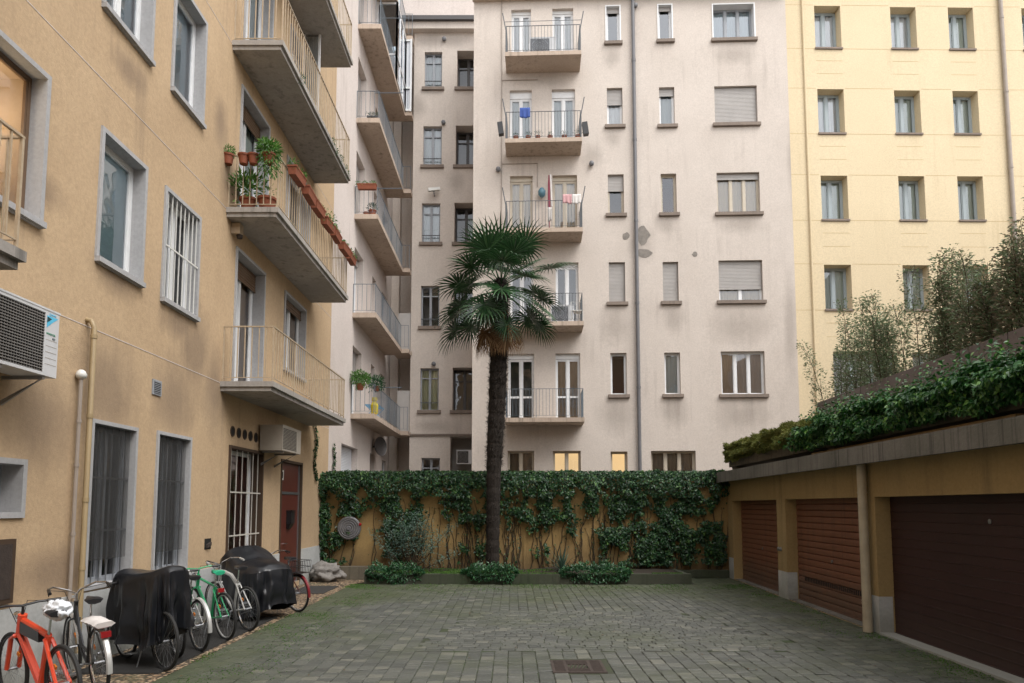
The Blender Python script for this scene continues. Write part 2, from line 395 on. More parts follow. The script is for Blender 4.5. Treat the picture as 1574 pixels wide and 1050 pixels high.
def slats(mb, F, u0, u1, v0, v1, w, pitch=.045, mat=None, lip=.010):
    n = max(1, int((v1 - v0) / pitch)); p = (v1 - v0) / n
    for i in range(n):
        b = v0 + i * p
        vs = [F.W(u0, b, w - lip), F.W(u1, b, w - lip), F.W(u1, b + p * .2, w), F.W(u0, b + p * .2, w),
              F.W(u1, b + p * .85, w), F.W(u0, b + p * .85, w), F.W(u1, b + p, w - lip), F.W(u0, b + p, w - lip)]
        mb.add(vs, [(0, 1, 2, 3), (3, 2, 4, 5), (5, 4, 6, 7)], mat)

def window(root, F, r, depth=.18, lights=2, fm='white_frame', fw=.055, sill=None, shutter=0, shm='shutter_grey', curtain=None,
           ccover=1.0, room='room_wall', glass='glass', surround=None, sw=.055, grille=None, door=False, panel=0, transom=0, cd=.095, blind=None,
           name='window', lamp=None, box=0, screen=False, hole=True, rdepth=1.1, midrail=None, thresh=False):
    u0, u1, v0, v1 = r
    if u1 < u0: u0, u1 = u1, u0
    if hole: F.holes.append((round(u0, 4), round(u1, 4), round(v0, 4), round(v1, 4), depth + .06))
    m = MB(); w0, w1 = -depth - .05, -depth
    vt = v1 - box
    m.fbox(F, u0, u0 + fw, v0, vt, w0, w1); m.fbox(F, u1 - fw, u1, v0, vt, w0, w1)
    m.fbox(F, u0 + fw, u1 - fw, v0, v0 + fw, w0, w1); m.fbox(F, u0 + fw, u1 - fw, vt - fw, vt, w0, w1)
    if box: m.fbox(F, u0, u1, vt, v1, w0, w1 + .03)
    iw = (u1 - u0 - 2 * fw) / lights
    for k in range(1, lights):
        c = u0 + fw + iw * k; m.fbox(F, c - fw * .8, c + fw * .8, v0 + fw, vt - fw, w0 + .002, w1 + .012)
    for k in range(lights):       # casement frames a little inside
        a = u0 + fw + iw * k + (fw * .8 if k else 0); b = u0 + fw + iw * (k + 1) - (fw * .8 if k < lights - 1 else 0)
        if b - a < .12: continue
        t = fw * .45
        m.fbox(F, a, a + t, v0 + fw, vt - fw, w0 + .01, w1 - .008); m.fbox(F, b - t, b, v0 + fw, vt - fw, w0 + .01, w1 - .008)
        m.fbox(F, a + t, b - t, v0 + fw, v0 + fw + t, w0 + .01, w1 - .008); m.fbox(F, a + t, b - t, vt - fw - t, vt - fw, w0 + .01, w1 - .008)
        if panel:
            m.fbox(F, a + t, b - t, v0 + fw + t, v0 + panel, w0 + .012, w1 - .016)
        if midrail: m.fbox(F, a + t, b - t, v0 + midrail, v0 + midrail + .07, w0 + .012, w1 - .01)
    if transom:
        m.fbox(F, u0 + fw, u1 - fw, vt - transom, vt - transom + .045, w0 + .003, w1 + .010)
    o = m.build(name, fm, root)
    g = MB(); g.add([F.W(a_, b_, -depth - .03) for a_, b_ in ((u0 + fw * .9, v0 + fw * .9 + panel * .9), (u1 - fw * .9, v0 + fw * .9 + panel * .9), (u1 - fw * .9, vt - fw * .9), (u0 + fw * .9, vt - fw * .9))], [(0, 1, 2, 3)]); g.build('pane', glass, o)
    rm = MB(); a, b, c, d = u0 - .06, u1 + .06, v0 - .04, v1 + .04
    z0, z1 = -depth - .062, -depth - rdepth
    rm.add([F.W(a, c, z1), F.W(b, c, z1), F.W(b, d, z1), F.W(a, d, z1), F.W(a, c, z0), F.W(b, c, z0), F.W(b, d, z0), F.W(a, d, z0)],
           [(0, 1, 2, 3), (0, 4, 5, 1), (3, 2, 6, 7), (0, 3, 7, 4), (1, 5, 6, 2)]); rm.build('room_lining', room, o)
    if lamp:
        lm = MB(); uc = u0 + (u1 - u0) * (.5 if lamp == 'centre' else .3)
        lm.lathe(F.W(uc if lamp == 'centre' else (u0 + (u1 - u0) * .62 if lamp == 'far' else u0 + .2), v1 - (.55 if lamp == 'far' else .25), -depth - .45), [(.02, .12), (.10, .08), (.16, 0), (.16, -.05), (.05, -.07)], 12)
        lm.build('ceiling_lamp', 'lamp_warm', o)
    if blind:
        bm_ = MB(); bm_.fbox(F, u0 + fw, u1 - fw, v0 + fw, vt - fw, -depth - .060, -depth - .052); bm_.build('blind', blind, o)
    if curtain:
        cm = MB(); n = max(10, int((u1 - u0) / .035)); cv0 = v0 + (1 - ccover) * (v1 - v0); W_ = -depth - cd; ph = random.random() * 9
        vs = []
        for i in range(n + 1):
            q = u0 + (u1 - u0) * i / n; dz = .018 * math.sin(i * 1.35 + ph) + .012 * math.sin(i * .61 + ph * 2)
            vs += [F.W(q, cv0, W_ + dz * 1.3), F.W(q, v1, W_ + dz)]
        cm.add(vs, [(2 * i, 2 * i + 2, 2 * i + 3, 2 * i + 1) for i in range(n)]); cm.build('curtain', curtain, o, smooth=True)
    if shutter:
        s = MB(); b0 = v1 - (v1 - v0) * shutter
        slats(s, F, u0 + .012, u1 - .012, b0 + .03, v1 - .02, -depth + .055, .05)
        s.fbox(F, u0 + .012, u1 - .012, b0, b0 + .03, -depth + .035, -depth + .058)
        s.build('roller_shutter', shm, o)
    if sill:
        ov, th, pr, sm = sill
        s = MB(); s.fbox(F, u0 - ov, u1 + ov, v0 - th, v0 + .006, -depth, pr); s.fbox(F, u0 - ov + .02, u1 + ov - .02, v0 - th - .012, v0 - th - .0005, 0.0, pr - .03)
        s.build('sill', sm, o)
    if surround:
        s = MB(); p, q = .028, -depth - .055
        s.fbox(F, u0 - sw, u0 + .004, v0 - (0 if sill else sw), v1 + sw, q, p); s.fbox(F, u1 - .004, u1 + sw, v0 - (0 if sill else sw), v1 + sw, q, p)
        s.fbox(F, u0 + .004, u1 - .004, v1 - .004, v1 + sw, q, p)
        if not sill: s.fbox(F, u0 + .004, u1 - .004, v0 - sw, v0 + .004, q, p)
        s.build('surround', surround, o)
    if screen:
        s = MB(); s.fbox(F, u0 + .012, u1 - .07, v0 + .30, v1 - .02, -.022, -.019); s.build('insect_screen', 'screen_mesh', o)
    if grille:
        gm, nb, nr, wv = grille; s = MB()
        for k in range(nb):
            c = u0 + (u1 - u0) * (k + .5) / nb; s.fbox(F, c - .007, c + .007, v0, v1, wv - .007, wv + .007)
        for k in range(nr):
            c = v0 + (v1 - v0) * (k + 1) / (nr + 1); s.fbox(F, u0, u1, c - .013, c + .013, wv + .010, wv + .02)
        s.build('window_grille', gm, o)
    return o

def railing(mb, pts, z0, h, sp=.12, r=.008, top=.016, low=.08, mid=None):
    """posts and bars along a poly-line of ground points"""
    sg = -1
    for a, b in zip(pts[:-1], pts[1:]):
        a = Vector(a); b = Vector(b); L = (b - a).length; n = max(1, round(L / sp))
        up = Vector((0, 0, 1)); d = (b - a).normalized(); s = d.cross(up)
        sg += 1
        for zz, t in ((z0 + h - .0015 * sg, top - .0007 * sg), (z0 + low - .001 * sg, top * .6 - .0005 * sg)) + (((z0 + mid, top * .5),) if mid else ()):
            mb.obox((a + b) / 2 + up * zz, d * (L / 2 + t), s * t, up * t * .7)
        for i in range(1 if sg else 0, n + 1):
            p = a + (b - a) * i / n; rr = r * 1.6 if i in (0, n) or i % 9 == 0 else r
            z_lo = z0 if rr > r else z0 + low
            mb.obox(p + up * ((z_lo + z0 + h) / 2 - 0), d * rr, s * rr, up * ((z0 + h - z_lo) / 2 - .002))

def balcony(root, F, u0, u1, vb, depth, th=.17, mat='balcony_concrete', rail='rail_beige', h=1.0, sp=.13, r=.008, extra=None, step=True, top=.016):
    m = MB()
    if step:
        m.fbox(F, u0, u1, vb, vb + th * .45, .001, depth - .05); m.fbox(F, u0 - .03, u1 + .03, vb + th * .45, vb + th, 0.001, depth)
    else: m.fbox(F, u0, u1, vb, vb + th, 0.001, depth)
    o = m.build('balcony', mat, root)
    rm = MB(); i = .045
    pts = [F.W(u0 + i, 0, .01), F.W(u0 + i, 0, depth - i), F.W(u1 - i, 0, depth - i), F.W(u1 - i, 0, .01)]
    railing(rm, pts, vb + th, h, sp, r, top)
    rm.build('railing', rail, o)
    return o
# screen mesh: see-through dark net
_m = bpy.data.materials.new('screen_mesh'); _m.use_nodes = True; _nt = _m.node_tree; MATS['screen_mesh'] = _m
_t = N(_nt, 'ShaderNodeBsdfTransparent'); _d = _nt.nodes['Principled BSDF']; _d.inputs['Base Color'].default_value = (.045, .045, .045, 1); _d.inputs['Roughness'].default_value = .8
_s = N(_nt, 'ShaderNodeMixShader'); _nt.links.new(ramp(_nt, noise_n(_nt, pos_vec(_nt, (1, 1, .5)), 1.4, 4), .3, .7, (.22, .22, .22, 1), (.50, .50, .50, 1)), _s.inputs[0])
_nt.links.new(_t.outputs[0], _s.inputs[1]); _nt.links.new(_d.outputs[0], _s.inputs[2]); _nt.links.new(_s.outputs[0], _nt.nodes['Material Output'].inputs[0])

# ================================================================== GROUND
XL = -5.15
def struct(o): o['kind'] = 'structure'; return o
g = MB(); g.add([(-300, -300, -.05), (300, -300, -.05), (300, 300, -.05), (-300, 300, -.05)], [(0, 1, 2, 3)])
m, nt, b = _new('ground_mat'); b.inputs['Roughness'].default_value = .95
nt.links.new(mix(nt, noise_n(nt, pos_vec(nt), 1.5, 6), (.06, .06, .055), (.10, .10, .09)), b.inputs['Base Color'])
struct(g.build('ground', 'ground_mat'))
def WX(Y, c=5.10): return c + .0381 * Y           # garage wall line
# joint bed of the paving
m, nt, b = _new('joint_mat'); b.inputs['Roughness'].default_value = .95; pv = pos_vec(nt)
nt.links.new(mix(nt, ramp(nt, noise_n(nt, pv, .8, 4), .4, .65), (.038, .038, .028), (.034, .052, .016)), b.inputs['Base Color'])
g = MB(); g.add([(-3.95, -4, -.013), (5.6, -4, -.013), (5.95, 18.6, -.013), (-3.95, 18.6, -.013)], [(0, 1, 2, 3)])
struct(g.build('paving_joints', 'joint_mat'))
m, nt, b = _new('paver_mat'); pv = pos_vec(nt)
gi = N(nt, 'ShaderNodeNewGeometry'); rr = N(nt, 'ShaderNodeValToRGB'); e = rr.color_ramp.elements
e[0].color = (.060, .064, .058, 1); e[1].color = (.138, .138, .116, 1); k = e.new(.5); k.color = (.080, .085, .077, 1); k = e.new(.88); k.color = (.098, .102, .090, 1)
nt.links.new(gi.outputs['Random Per Island'], rr.inputs[0])
c = mix(nt, .55, rr.outputs[0], mix(nt, ramp(nt, noise_n(nt, pv, 30, 5, .7), .3, .7), (.55, .55, .55), (1.25, 1.25, 1.2)), 'MULTIPLY')
c = mix(nt, ramp(nt, noise_n(nt, pv, 60, 3, .7), .63, .75), c, (.22, .215, .19))
sx = N(nt, 'ShaderNodeSeparateXYZ'); nt.links.new(gi.outputs['Position'], sx.inputs[0])
def mrange(nt, v, a, b_, lo=0, hi=1):
    r_ = N(nt, 'ShaderNodeMapRange'); r_.inputs[1].default_value = a; r_.inputs[2].default_value = b_; r_.inputs[3].default_value = lo; r_.inputs[4].default_value = hi
    nt.links.new(v, r_.inputs[0]); return r_.outputs[0]
edge = math_n(nt, 'ADD', math_n(nt, 'ADD', mrange(nt, sx.outputs[1], 12.5, 16.5, 0, .42), mrange(nt, sx.outputs[0], -2.3, -3.9, 0, .45)), mrange(nt, sx.outputs[0], 4.2, 5.4, 0, .30))
ms_ = math_n(nt, 'ADD', math_n(nt, 'ADD', noise_n(nt, pv, .55, 6, .65), math_n(nt, 'MULTIPLY', noise_n(nt, pv, 9, 4, .7), .28)), math_n(nt, 'MULTIPLY', edge, .62))
mossf = ramp(nt, ms_, .60, .92)
c = mix(nt, math_n(nt, 'MULTIPLY', mossf, .75), c, mix(nt, noise_n(nt, pv, 5, 3), (.036, .052, .020), (.070, .080, .034)))
nt.links.new(c, b.inputs['Base Color'])
nt.links.new(ramp(nt, noise_n(nt, pv, 3, 3), .3, .7, (.5, .5, .5, 1), (.75, .75, .75, 1)), b.inputs['Roughness'])
bump(nt, b, noise_n(nt, pv, 55, 4, .7), .35, .006)
g = MB(); rnd = random.Random(3)
def paver(x0, x1, y0, y1):
    h = rnd.uniform(-.006, .003); q = .0032; bv = .007
    tx = rnd.uniform(-.004, .004); ty = rnd.uniform(-.004, .004)
    j = lambda: rnd.uniform(-.0025, .0025)
    P = [(x0 + q + j(), y0 + q + j()), (x1 - q + j(), y0 + q + j()), (x1 - q + j(), y1 - q + j()), (x0 + q + j(), y1 - q + j())]
    cx, cy = (x0 + x1) / 2, (y0 + y1) / 2; hz = lambda x, y: h + tx * (x - cx) * 8 + ty * (y - cy) * 8
    T = [(x + (bv if x < cx else -bv), y + (bv if y < cy else -bv)) for x, y in P]
    vs = [(x, y, hz(x, y) - .009) for x, y in P] + [(x, y, hz(x, y)) for x, y in T]
    g.add(vs, [(4, 5, 6, 7), (0, 1, 5, 4), (1, 2, 6, 5), (2, 3, 7, 6), (3, 0, 4, 7)])
GR = (.47, 1.10, 8.02, 8.66)       # drain grate
def inside_across(x, y): return 9.2 < y < 12.6 and -1.4 + (y - 9) * .2 < x < 4.2 - (y - 9) * .35
cw = .175
x = -3.9
while x < 5.8:                      # courses along the depth
    y = -1.0 + rnd.uniform(0, .3)
    while y < 18.4:
        L = rnd.choice([.11, .13, .15, .17, .19]); ym = y + L / 2; xm = x + cw / 2
        if xm < WX(ym, 5.18) - .02 and ym < (16.92 if xm < 4.42 else 18.35) and not inside_across(xm, ym) and not (GR[0] - .03 < xm < GR[1] + .03 and GR[2] - .08 < ym < GR[3] + .08):
            paver(x, x + cw, y, y + L)
        y += L
    x += cw
y = 9.1
while y < 12.75:
    x = -2.6 + rnd.uniform(0, .3)
    while x < 5:
        L = rnd.choice([.16, .18, .20, .23])
        if inside_across(x + L / 2, y + .1): paver(x, x + L, y, y + .13)
        x += L
    y += .13
struct(g.build('paving', 'paver_mat'))
# pebble strip along the left building
m, nt, b = _new('pebble_mat'); b.inputs['Roughness'].default_value = .7; pv = pos_vec(nt)
vo = N(nt, 'ShaderNodeTexVoronoi'); vo.inputs['Scale'].default_value = 19; nt.links.new(pv, vo.inputs['Vector'])
cr = N(nt, 'ShaderNodeValToRGB'); e = cr.color_ramp.elements; e[0].color = (.20, .12, .07, 1); e[1].color = (.46, .36, .25, 1); k = e.new(.5); k.color = (.33, .23, .14, 1)
sp = N(nt, 'ShaderNodeSeparateXYZ'); nt.links.new(vo.outputs['Color'], sp.inputs[0]); nt.links.new(sp.outputs[0], cr.inputs[0])
c = mix(nt, ramp(nt, vo.outputs['Distance'], .38, .6), cr.outputs[0], (.06, .045, .03))
c = mix(nt, ramp(nt, noise_n(nt, pv, 1.6, 5), .55, .8), c, (.08, .085, .04))
nt.links.new(c, b.inputs['Base Color']); bump(nt, b, ramp(nt, vo.outputs['Distance'], .2, .7, (1, 1, 1, 1), (0, 0, 0, 1)), .8, .02)
g = MB(); g.add([(XL - .05, -4, -.004), (-3.9, -4, -.004), (-3.9, 16.9, -.004), (-3.62, 17.6, -.004), (-3.62, 18.1, -.004), (XL - .05, 18.1, -.004)], [(0, 1, 2, 3, 4, 5)])
struct(g.build('pebble_path', 'pebble_mat'))

# ================================================================== LEFT (ORANGE) BUILDING
FL = Frame((XL, 0, 0), (0, 1, 0))
OY = 19.1                                        # end of the orange render
ZT = 17.5
bl = thing('apartment_building', 'orange rendered apartment building with grey framed windows and concrete balconies along the left side', 'building', (XL - 1, 9, 0))
def LR(tlx, tly, brx, bry):                      # window rect from its near-top and far-bottom pixel
    a = FL.P(tlx, tly); c = FL.P(brx, bry); return a[0], c[0], c[1], a[1]
SG = (.05, .06, .07, 'grey_stone')
def lw(r, **k):
    k.setdefault('surround', 'grey_stone'); k.setdefault('sill', SG); k.setdefault('depth', .15); return window(bl, FL, r, **k)
# level 1
uD0, uD1 = FL.P(154, 300)[0], FL.P(218, 350)[0]; vD1 = FL.P(154, 198)[1]; vD0 = FL.P(143, 392)[1]
lw((uD0, uD1, vD0, vD1), lights=1, blind='blind_pale', glass='glass_sky', fw=.06)
wA = uD1 - uD0
uA1 = FL.P(66, 200)[0]; lw((uA1 - wA - .1, uA1, vD0, vD1), lights=1, fm='brown_frame', room='room_warm', lamp='far', fw=.05)
uE0, uE1 = FL.P(252, 380)[0], FL.P(303, 400)[0]; vE1 = FL.P(253, 290)[1]; vE0 = FL.P(247, 457)[1]
lw((uE0, uE1, vE0, vE1), lights=2, grille=('white_plastic', 8, 1, .0), depth=.15)
# level 2 (cut by the frame top)
uB0, uB1 = FL.P(160, 5)[0], FL.P(231, 60)[0]; vB0 = FL.P(157, 4)[1]
lw((uB0, uB1, vB0, vB0 + 1.75), lights=2, curtain='curtain_grey', glass='glass_sky')
uC0, uC1 = FL.P(266, 100)[0], FL.P(312, 120)[0]
lw((uC0, uC1, vB0, vB0 + 1.75), lights=1, curtain='curtain_grey', glass='glass_sky')
lw((uE0 - 6.4, uE0 - 5.4, vB0, vB0 + 1.75), lights=2, curtain='curtain_grey', glass='glass_sky')
BY0, BY1 = FL.P(338.6, 601)[0], FL.P(474, 651)[0]
vb1 = FL.P(338.6, 601)[1]; vb2 = FL.P(348, 333)[1]; vb3 = vb2 + (vb2 - vb1); vb4 = vb3 + (vb2 - vb1); BD = .94
ST = vb2 - vb1
for vb, nm in ((vb1, 1), (vb2, 2), (vb3, 3), (vb4, 4)):
    balcony(bl, FL, BY0, BY1, vb, BD, rail='rail_beige', sp=.135)
balcony(bl, FL, 2.3, FL.P(37, 400, BD)[0], vb1, BD)
# doors on the balconies
uF0, uF1 = FL.P(361, 480)[0], FL.P(404, 480)[0]; uG0, uG1 = FL.P(437, 500)[0], FL.P(468, 520)[0]
for i, vb in enumerate((vb1, vb2, vb3, vb4)):
    z0 = vb + .17; dh = FL.P(362, 382)[1] - (vb1 + .17)
    window(bl, FL, (uF0, uF1, z0, z0 + dh), depth=.22, lights=2, fm=('white_frame', 'white_frame', 'white_frame', 'white_frame')[i], surround='grey_stone',
           shutter=(.15, .13, 0, 0)[i], shm='shutter_brown', curtain=('curtain_brown', 'curtain_green', 'curtain_grey', None)[i], panel=0, name='balcony_door', fw=.07)
    if i == 0:
        lw((uG0, uG1, FL.P(435, 565)[1], FL.P(438, 450)[1]), lights=2, shutter=.14, shm='shutter_brown', curtain='curtain_brown')
    else:
        window(bl, FL, (uG0 - .1, uG1 + .1, z0, z0 + dh), depth=.22, lights=2, surround='grey_stone', curtain=None if i == 1 else 'curtain_grey', name='balcony_door', fw=.07)
# ground floor
uJ0, uJ1 = FL.P(133, 760)[0], FL.P(203, 760)[0]; vJ1 = FL.P(136, 648)[1]; vJ0 = 1.0
window(bl, FL, (uJ0 + .05, uJ1, .93, vJ1), depth=.12, lights=2, fm='grey_frame', surround='grey_stone', grille=('steel_grey', 6, 2, -.075), room='room_wall', glass='glass_dull', screen=True, sw=.045)
uK0, uK1 = FL.P(239, 760)[0], FL.P(288, 760)[0]
window(bl, FL, (uK0, uK1, .93, FL.P(239, 666)[1]), depth=.12, lights=2, fm='grey_frame', surround='grey_stone', grille=('steel_grey', 6, 2, -.075), room='room_wall', glass='glass_dull', screen=True, sw=.045)
uL0, uL1 = FL.P(351, 760)[0], FL.P(401, 760)[0]
window(bl, FL, (uL0, uL1, .55, FL.P(352, 688)[1]), depth=.22, lights=1, fm='white_frame', surround='meter_box', sw=.05, grille=('dirty_plastic', 6, 2, -.03), room='room_red', blind='door_red')
uN1 = FL.P(31, 750)[0]; window(bl, FL, (uN1 - .7, uN1, FL.P(27, 788)[1], FL.P(33, 714)[1]), depth=.2, lights=1, fm='grey_frame', surround='grey_stone', glass='glass_dull')
# street door
uM0, uM1 = FL.P(430, 780)[0], FL.P(463, 780)[0]; vM1 = FL.P(431, 705)[1]; vMt = FL.P(430, 757)[1]
FL.holes.append((uM0, uM1, .12, vM1, .12))
m = MB(); m.fbox(FL, uM0, uM0 + .06, .12, vM1, -.12, .02); m.fbox(FL, uM1 - .06, uM1, .12, vM1, -.12, .02); m.fbox(FL, uM0 + .06, uM1 - .06, vM1 - .06, vM1, -.12, .02)
o = m.build('door_frame', 'meter_box', bl)
m = MB(); m.fbox(FL, uM0 + .06, uM1 - .06, .13, vMt - .03, -.11, -.05); d = m.build('door', 'door_red', bl)
m = MB(); m.fbox(FL, uM0 + .06, uM1 - .06, vMt + .03, vM1 - .06, -.11, -.06); m.build('transom_panel', 'door_red', bl)
m = MB(); m.fbox(FL, uM0 + .06, uM1 - .06, vMt - .03, vMt + .03, -.11, -.035)
m.fbox(FL, uM1 - .13, uM1 - .07, .13, vMt - .03, -.049, -.035); m.fbox(FL, uM1 - .13, uM1 - .07, vMt + .03, vM1 - .07, -.059, -.035)
m.build('door_trim', 'steel_grey', bl)
m = MB(); m.tube([FL.W(uM0 + .45, 1.05, -.05), FL.W(uM0 + .45, 1.05, .0), FL.W(uM0 + .56, 1.05, .0)], .011); m.build('handle', 'chrome', d)
# walls: orange, plus the white render and wing that follow
def cut(F, u0, u1): return [h for h in F.holes if h[0] < u1 and h[1] > u0]
m = MB(); m.add([FL.W(-3, 0), FL.W(-3, ZT), FL.W(-3, ZT, -9), FL.W(-3, 0, -9)], [(0, 1, 2, 3)])
wall_grid(m, FL, -3, OY, 0, ZT, reveal='grey_stone_dark')
m.add([FL.W(-3, ZT), FL.W(OY, ZT), FL.W(OY, ZT, -9), FL.W(-3, ZT, -9)], [(0, 1, 2, 3)])
m.build('wall', 'stucco_orange', bl)
m = MB()
for a, b_ in ((-3, uL0 - .05), (uL1 + .05, uM0), (uM1, OY - .6)):
    segs = [(a, b_)]
    m.fbox(FL, a, b_, 0, .86, .002, .024)
m.build('plinth', 'white_plinth', bl)
for v in (vb1 + .14, vb2 + .14, vb3 + .1):
    for a, b_ in ((-3, BY0 - .04), (BY1 + .04, OY)):
        m = MB(); m.fbox(FL, a, b_, v, v + .010, .0015, .004); m.build('string_course', 'stucco_cream', bl)
# six round vents, small vent, recessed box, pipes
vent = FL.P(357, 663)
m = MB()
for i in range(6):
    u = FL.P(357, 663)[0] + (FL.P(401, 673)[0] - FL.P(357, 663)[0]) * i / 5
    m = MB(); m.lathe(FL.W(u, vent[1], .004), [(.10, 0), (.10, .012), (.085, .012), (.08, .004)], 14, 'meter_box', ax=(1, 0, 0)); m.lathe(FL.W(u, vent[1], .006), [(.078, 0), (.078, .003)], 14, 'dark_hole', ax=(1, 0, 0)); m.build('round_vent', None, bl)
u, v = FL.P(240, 596); m = MB(); m.fbox(FL, u - .12, u + .12, v - .11, v + .11, .002, .02, 'grey_frame'); m.fbox(FL, u - .09, u + .09, v - .085, v + .085, .0205, .022, 'dark_hole')
for i in range(7): m.fbox(FL, u - .09, u + .09, v - .08 + i * .025, v - .07 + i * .025, .022, .03, 'grey_frame')
m.build('vent_grille', None, bl)
u, v = FL.P(319, 836); m = MB(); m.fbox(FL, u - .12, u + .12, v - .09, v + .09, .001, .006, 'dark_hole'); m.obox(FL.W(u, v - .02, .02), (.02, 0, 0), (0, .07, .02), (0, 0, .03), 'rust'); m.build('meter_recess', None, bl)
u, v = FL.P(2, 875); m = MB(); m.fbox(FL, u - .35, u + .12, v - .35, v + .30, .002, .05, 'meter_box'); m.fbox(FL, u - .30, u + .07, v - .30, v + .25, .051, .055, 'rust'); m.build('meter_door', None, bl)
u, v = FL.P(127, 497); u2, v2 = FL.P(112, 885)
m = MB(); ux = (u + FL.P(118, 885)[0]) / 2
m.tube([FL.W(ux, v + .06, .00), FL.W(ux, v + .05, .06), FL.W(ux, v - .03, .10), FL.W(ux, .2, .10)], [.032] * 4, 10)
for z in (v - .12, 3.0, 2.0, 1.2): m.tube([FL.W(ux, z, .10), FL.W(ux, z - .05, .10)], .038, 10)
m.build('drainpipe', 'pipe_yellow', bl, smooth=True)
u, v = FL.P(117, 580); m = MB(); m.tube([FL.W(u, v, .06), FL.W(u, .2, .06)], .022, 8)
for z in (v - .5, 2.4, 1.6): m.tube([FL.W(u, z, .06), FL.W(u, z - .04, .06)], .029, 8)
o = m.build('conduit', 'pipe_taupe', bl, smooth=True)
m = MB(); m.lathe(FL.W(u, v - .02, .06), [(.03, 0), (.055, .02), (.062, .05), (.045, .09), (.02, .11)], 14); m.build('vent_cap', 'white_plastic', o, smooth=True)
m = MB(); u, v = FL.P(357, 352); m.fbox(FL, u - .05, u + .12, v - .1, v + .1, .0, .16); m.lathe(FL.W(u + .05, v - .1, .12), [(.05, -.06), (.06, 0)], 10, 'rust'); m.build('alarm_sounder', 'rail_beige', bl)
# glazed leaf standing open on the level-3 balcony
z3 = vb3 + .17; p = on_y(494, 18, 15.9); q = FL.W(15.9, 0, .03)
m = MB(); x0, x1 = XL + .03, p.x; zt = p.z
for a in ((x0, x0 + .05, z3, zt), (x1 - .05, x1, z3, zt), (x0 + .05, x1 - .05, zt - .06, zt), (x0 + .05, x1 - .05, z3, z3 + .08)): m.box(a[0], a[1], 15.88, 15.93, a[2], a[3])
o = m.build('open_door_leaf', 'white_frame', bl); m = MB(); m.box(x0 + .04, x1 - .04, 15.90, 15.906, z3 + .06, zt - .05); m.build('pane', 'glass', o)
m = MB(); n = 26; vs = []
for i in range(n + 1):
    x_ = x0 + .06 + (x1 - x0 - .12) * i / n; vs += [(x_, 15.97 + .012 * math.sin(i * 1.4), z3 + .1), (x_, 15.97 + .01 * math.sin(i * 1.4), zt - .08)]
m.add(vs, [(2 * i, 2 * i + 2, 2 * i + 3, 2 * i + 1) for i in range(n)]); m.build('curtain', 'curtain_white', o)

# ================================================================== PINK BUILDING
bp = thing('apartment_building', 'tall pale pink rendered apartment building with a column of small balconies and a long downpipe', 'building', (2, 25, 0))
FM = Frame((0, 24.2, 0), (1, -.0381, 0)); FR = Frame((0, 27.2, 0), (1, 0, 0))
ZP = 21.5
SP = (.09, .11, .10, 'sill_brown')
def mw(px, st=None, **k):
    r = FM.rect(*px); k.setdefault('depth', .16); k.setdefault('sill', SP); return window(bp, FM, r, **k)
WF = dict(surround='white_frame', sw=.04)
mw((932, 952.5, 10, 65), lights=1, fm='white_frame', glass='glass_sky', shutter=.14, **WF)
mw((1012, 1032.5, 8, 62), lights=1, fm='white_frame', glass='glass_sky', shutter=.12, **WF)
mw((1096, 1159, 7, 60), lights=3, fm='grey_frame', glass='glass_sky', curtain='curtain_grey', depth=.28, **WF)
mw((933, 957, 135, 193), lights=1, shutter=.42, curtain='curtain_white', glass='glass')
mw((1013.5, 1037, 134, 192.5), lights=1, shutter=.20, curtain='curtain_grey')
mw((1098.5, 1164, 132, 190), lights=3, shutter=1.0)
mw((934.5, 959, 268, 329), lights=1, shutter=.40, fm='beige_frame')
mw((1016, 1040, 267, 328), lights=1, fm='beige_frame', room='room_red')
mw((1102, 1168, 265, 327), lights=3, shutter=.15, curtain='curtain_cream', fm='beige_frame')
mw((936, 961, 403, 465), lights=1, shutter=1.0)
mw((1019, 1043, 402.5, 464), lights=1, shutter=1.0)
mw((1105, 1172.5, 400, 462.5), lights=2, shutter=.70, curtain='curtain_cream')
mw((938.5, 963.5, 542.5, 607), lights=1, fm='white_frame', room='room_red', glass='glass_dull')
mw((1021.5, 1046, 542, 606.5), lights=1, fm='white_frame', curtain='curtain_grey')
mw((1108.5, 1176, 540, 606.5), lights=3, fm='white_frame', room='room_warm', lamp='near', curtain='curtain_brown', ccover=.0 + .98)
mw((939, 965, 694, 760), lights=1, fm='brown_frame', room='room_glow')if 0 else None
r6 = FM.rect(939, 965, 694, 765)
plain('lit_wall', (.9, .62, .28), .9); MATS['room_glow'] = emis('glow_room', (1, .88, .66), .10) or MATS['glow_room']; MATS['room_glow'] = MATS['glow_room']  # room walls glow by their own emission, no lamp inside
window(bp, FM, r6, depth=.2, lights=1, fm='beige_frame', room='room_glow', sill=SP)
window(bp, FM, FM.rect(1001, 1070, 693, 765), depth=.2, lights=3, fm='beige_frame', curtain='curtain_brown', sill=SP, glass='glass_dull')
window(bp, FM, FM.rect(780, 821, 693, 765), depth=.2, lights=2, fm='beige_frame', curtain='curtain_brown', sill=SP, glass='glass_dull')
window(bp, FM, FM.rect(850, 893, 693, 765), depth=.2, lights=2, fm='beige_frame', room='room_glow', sill=SP)
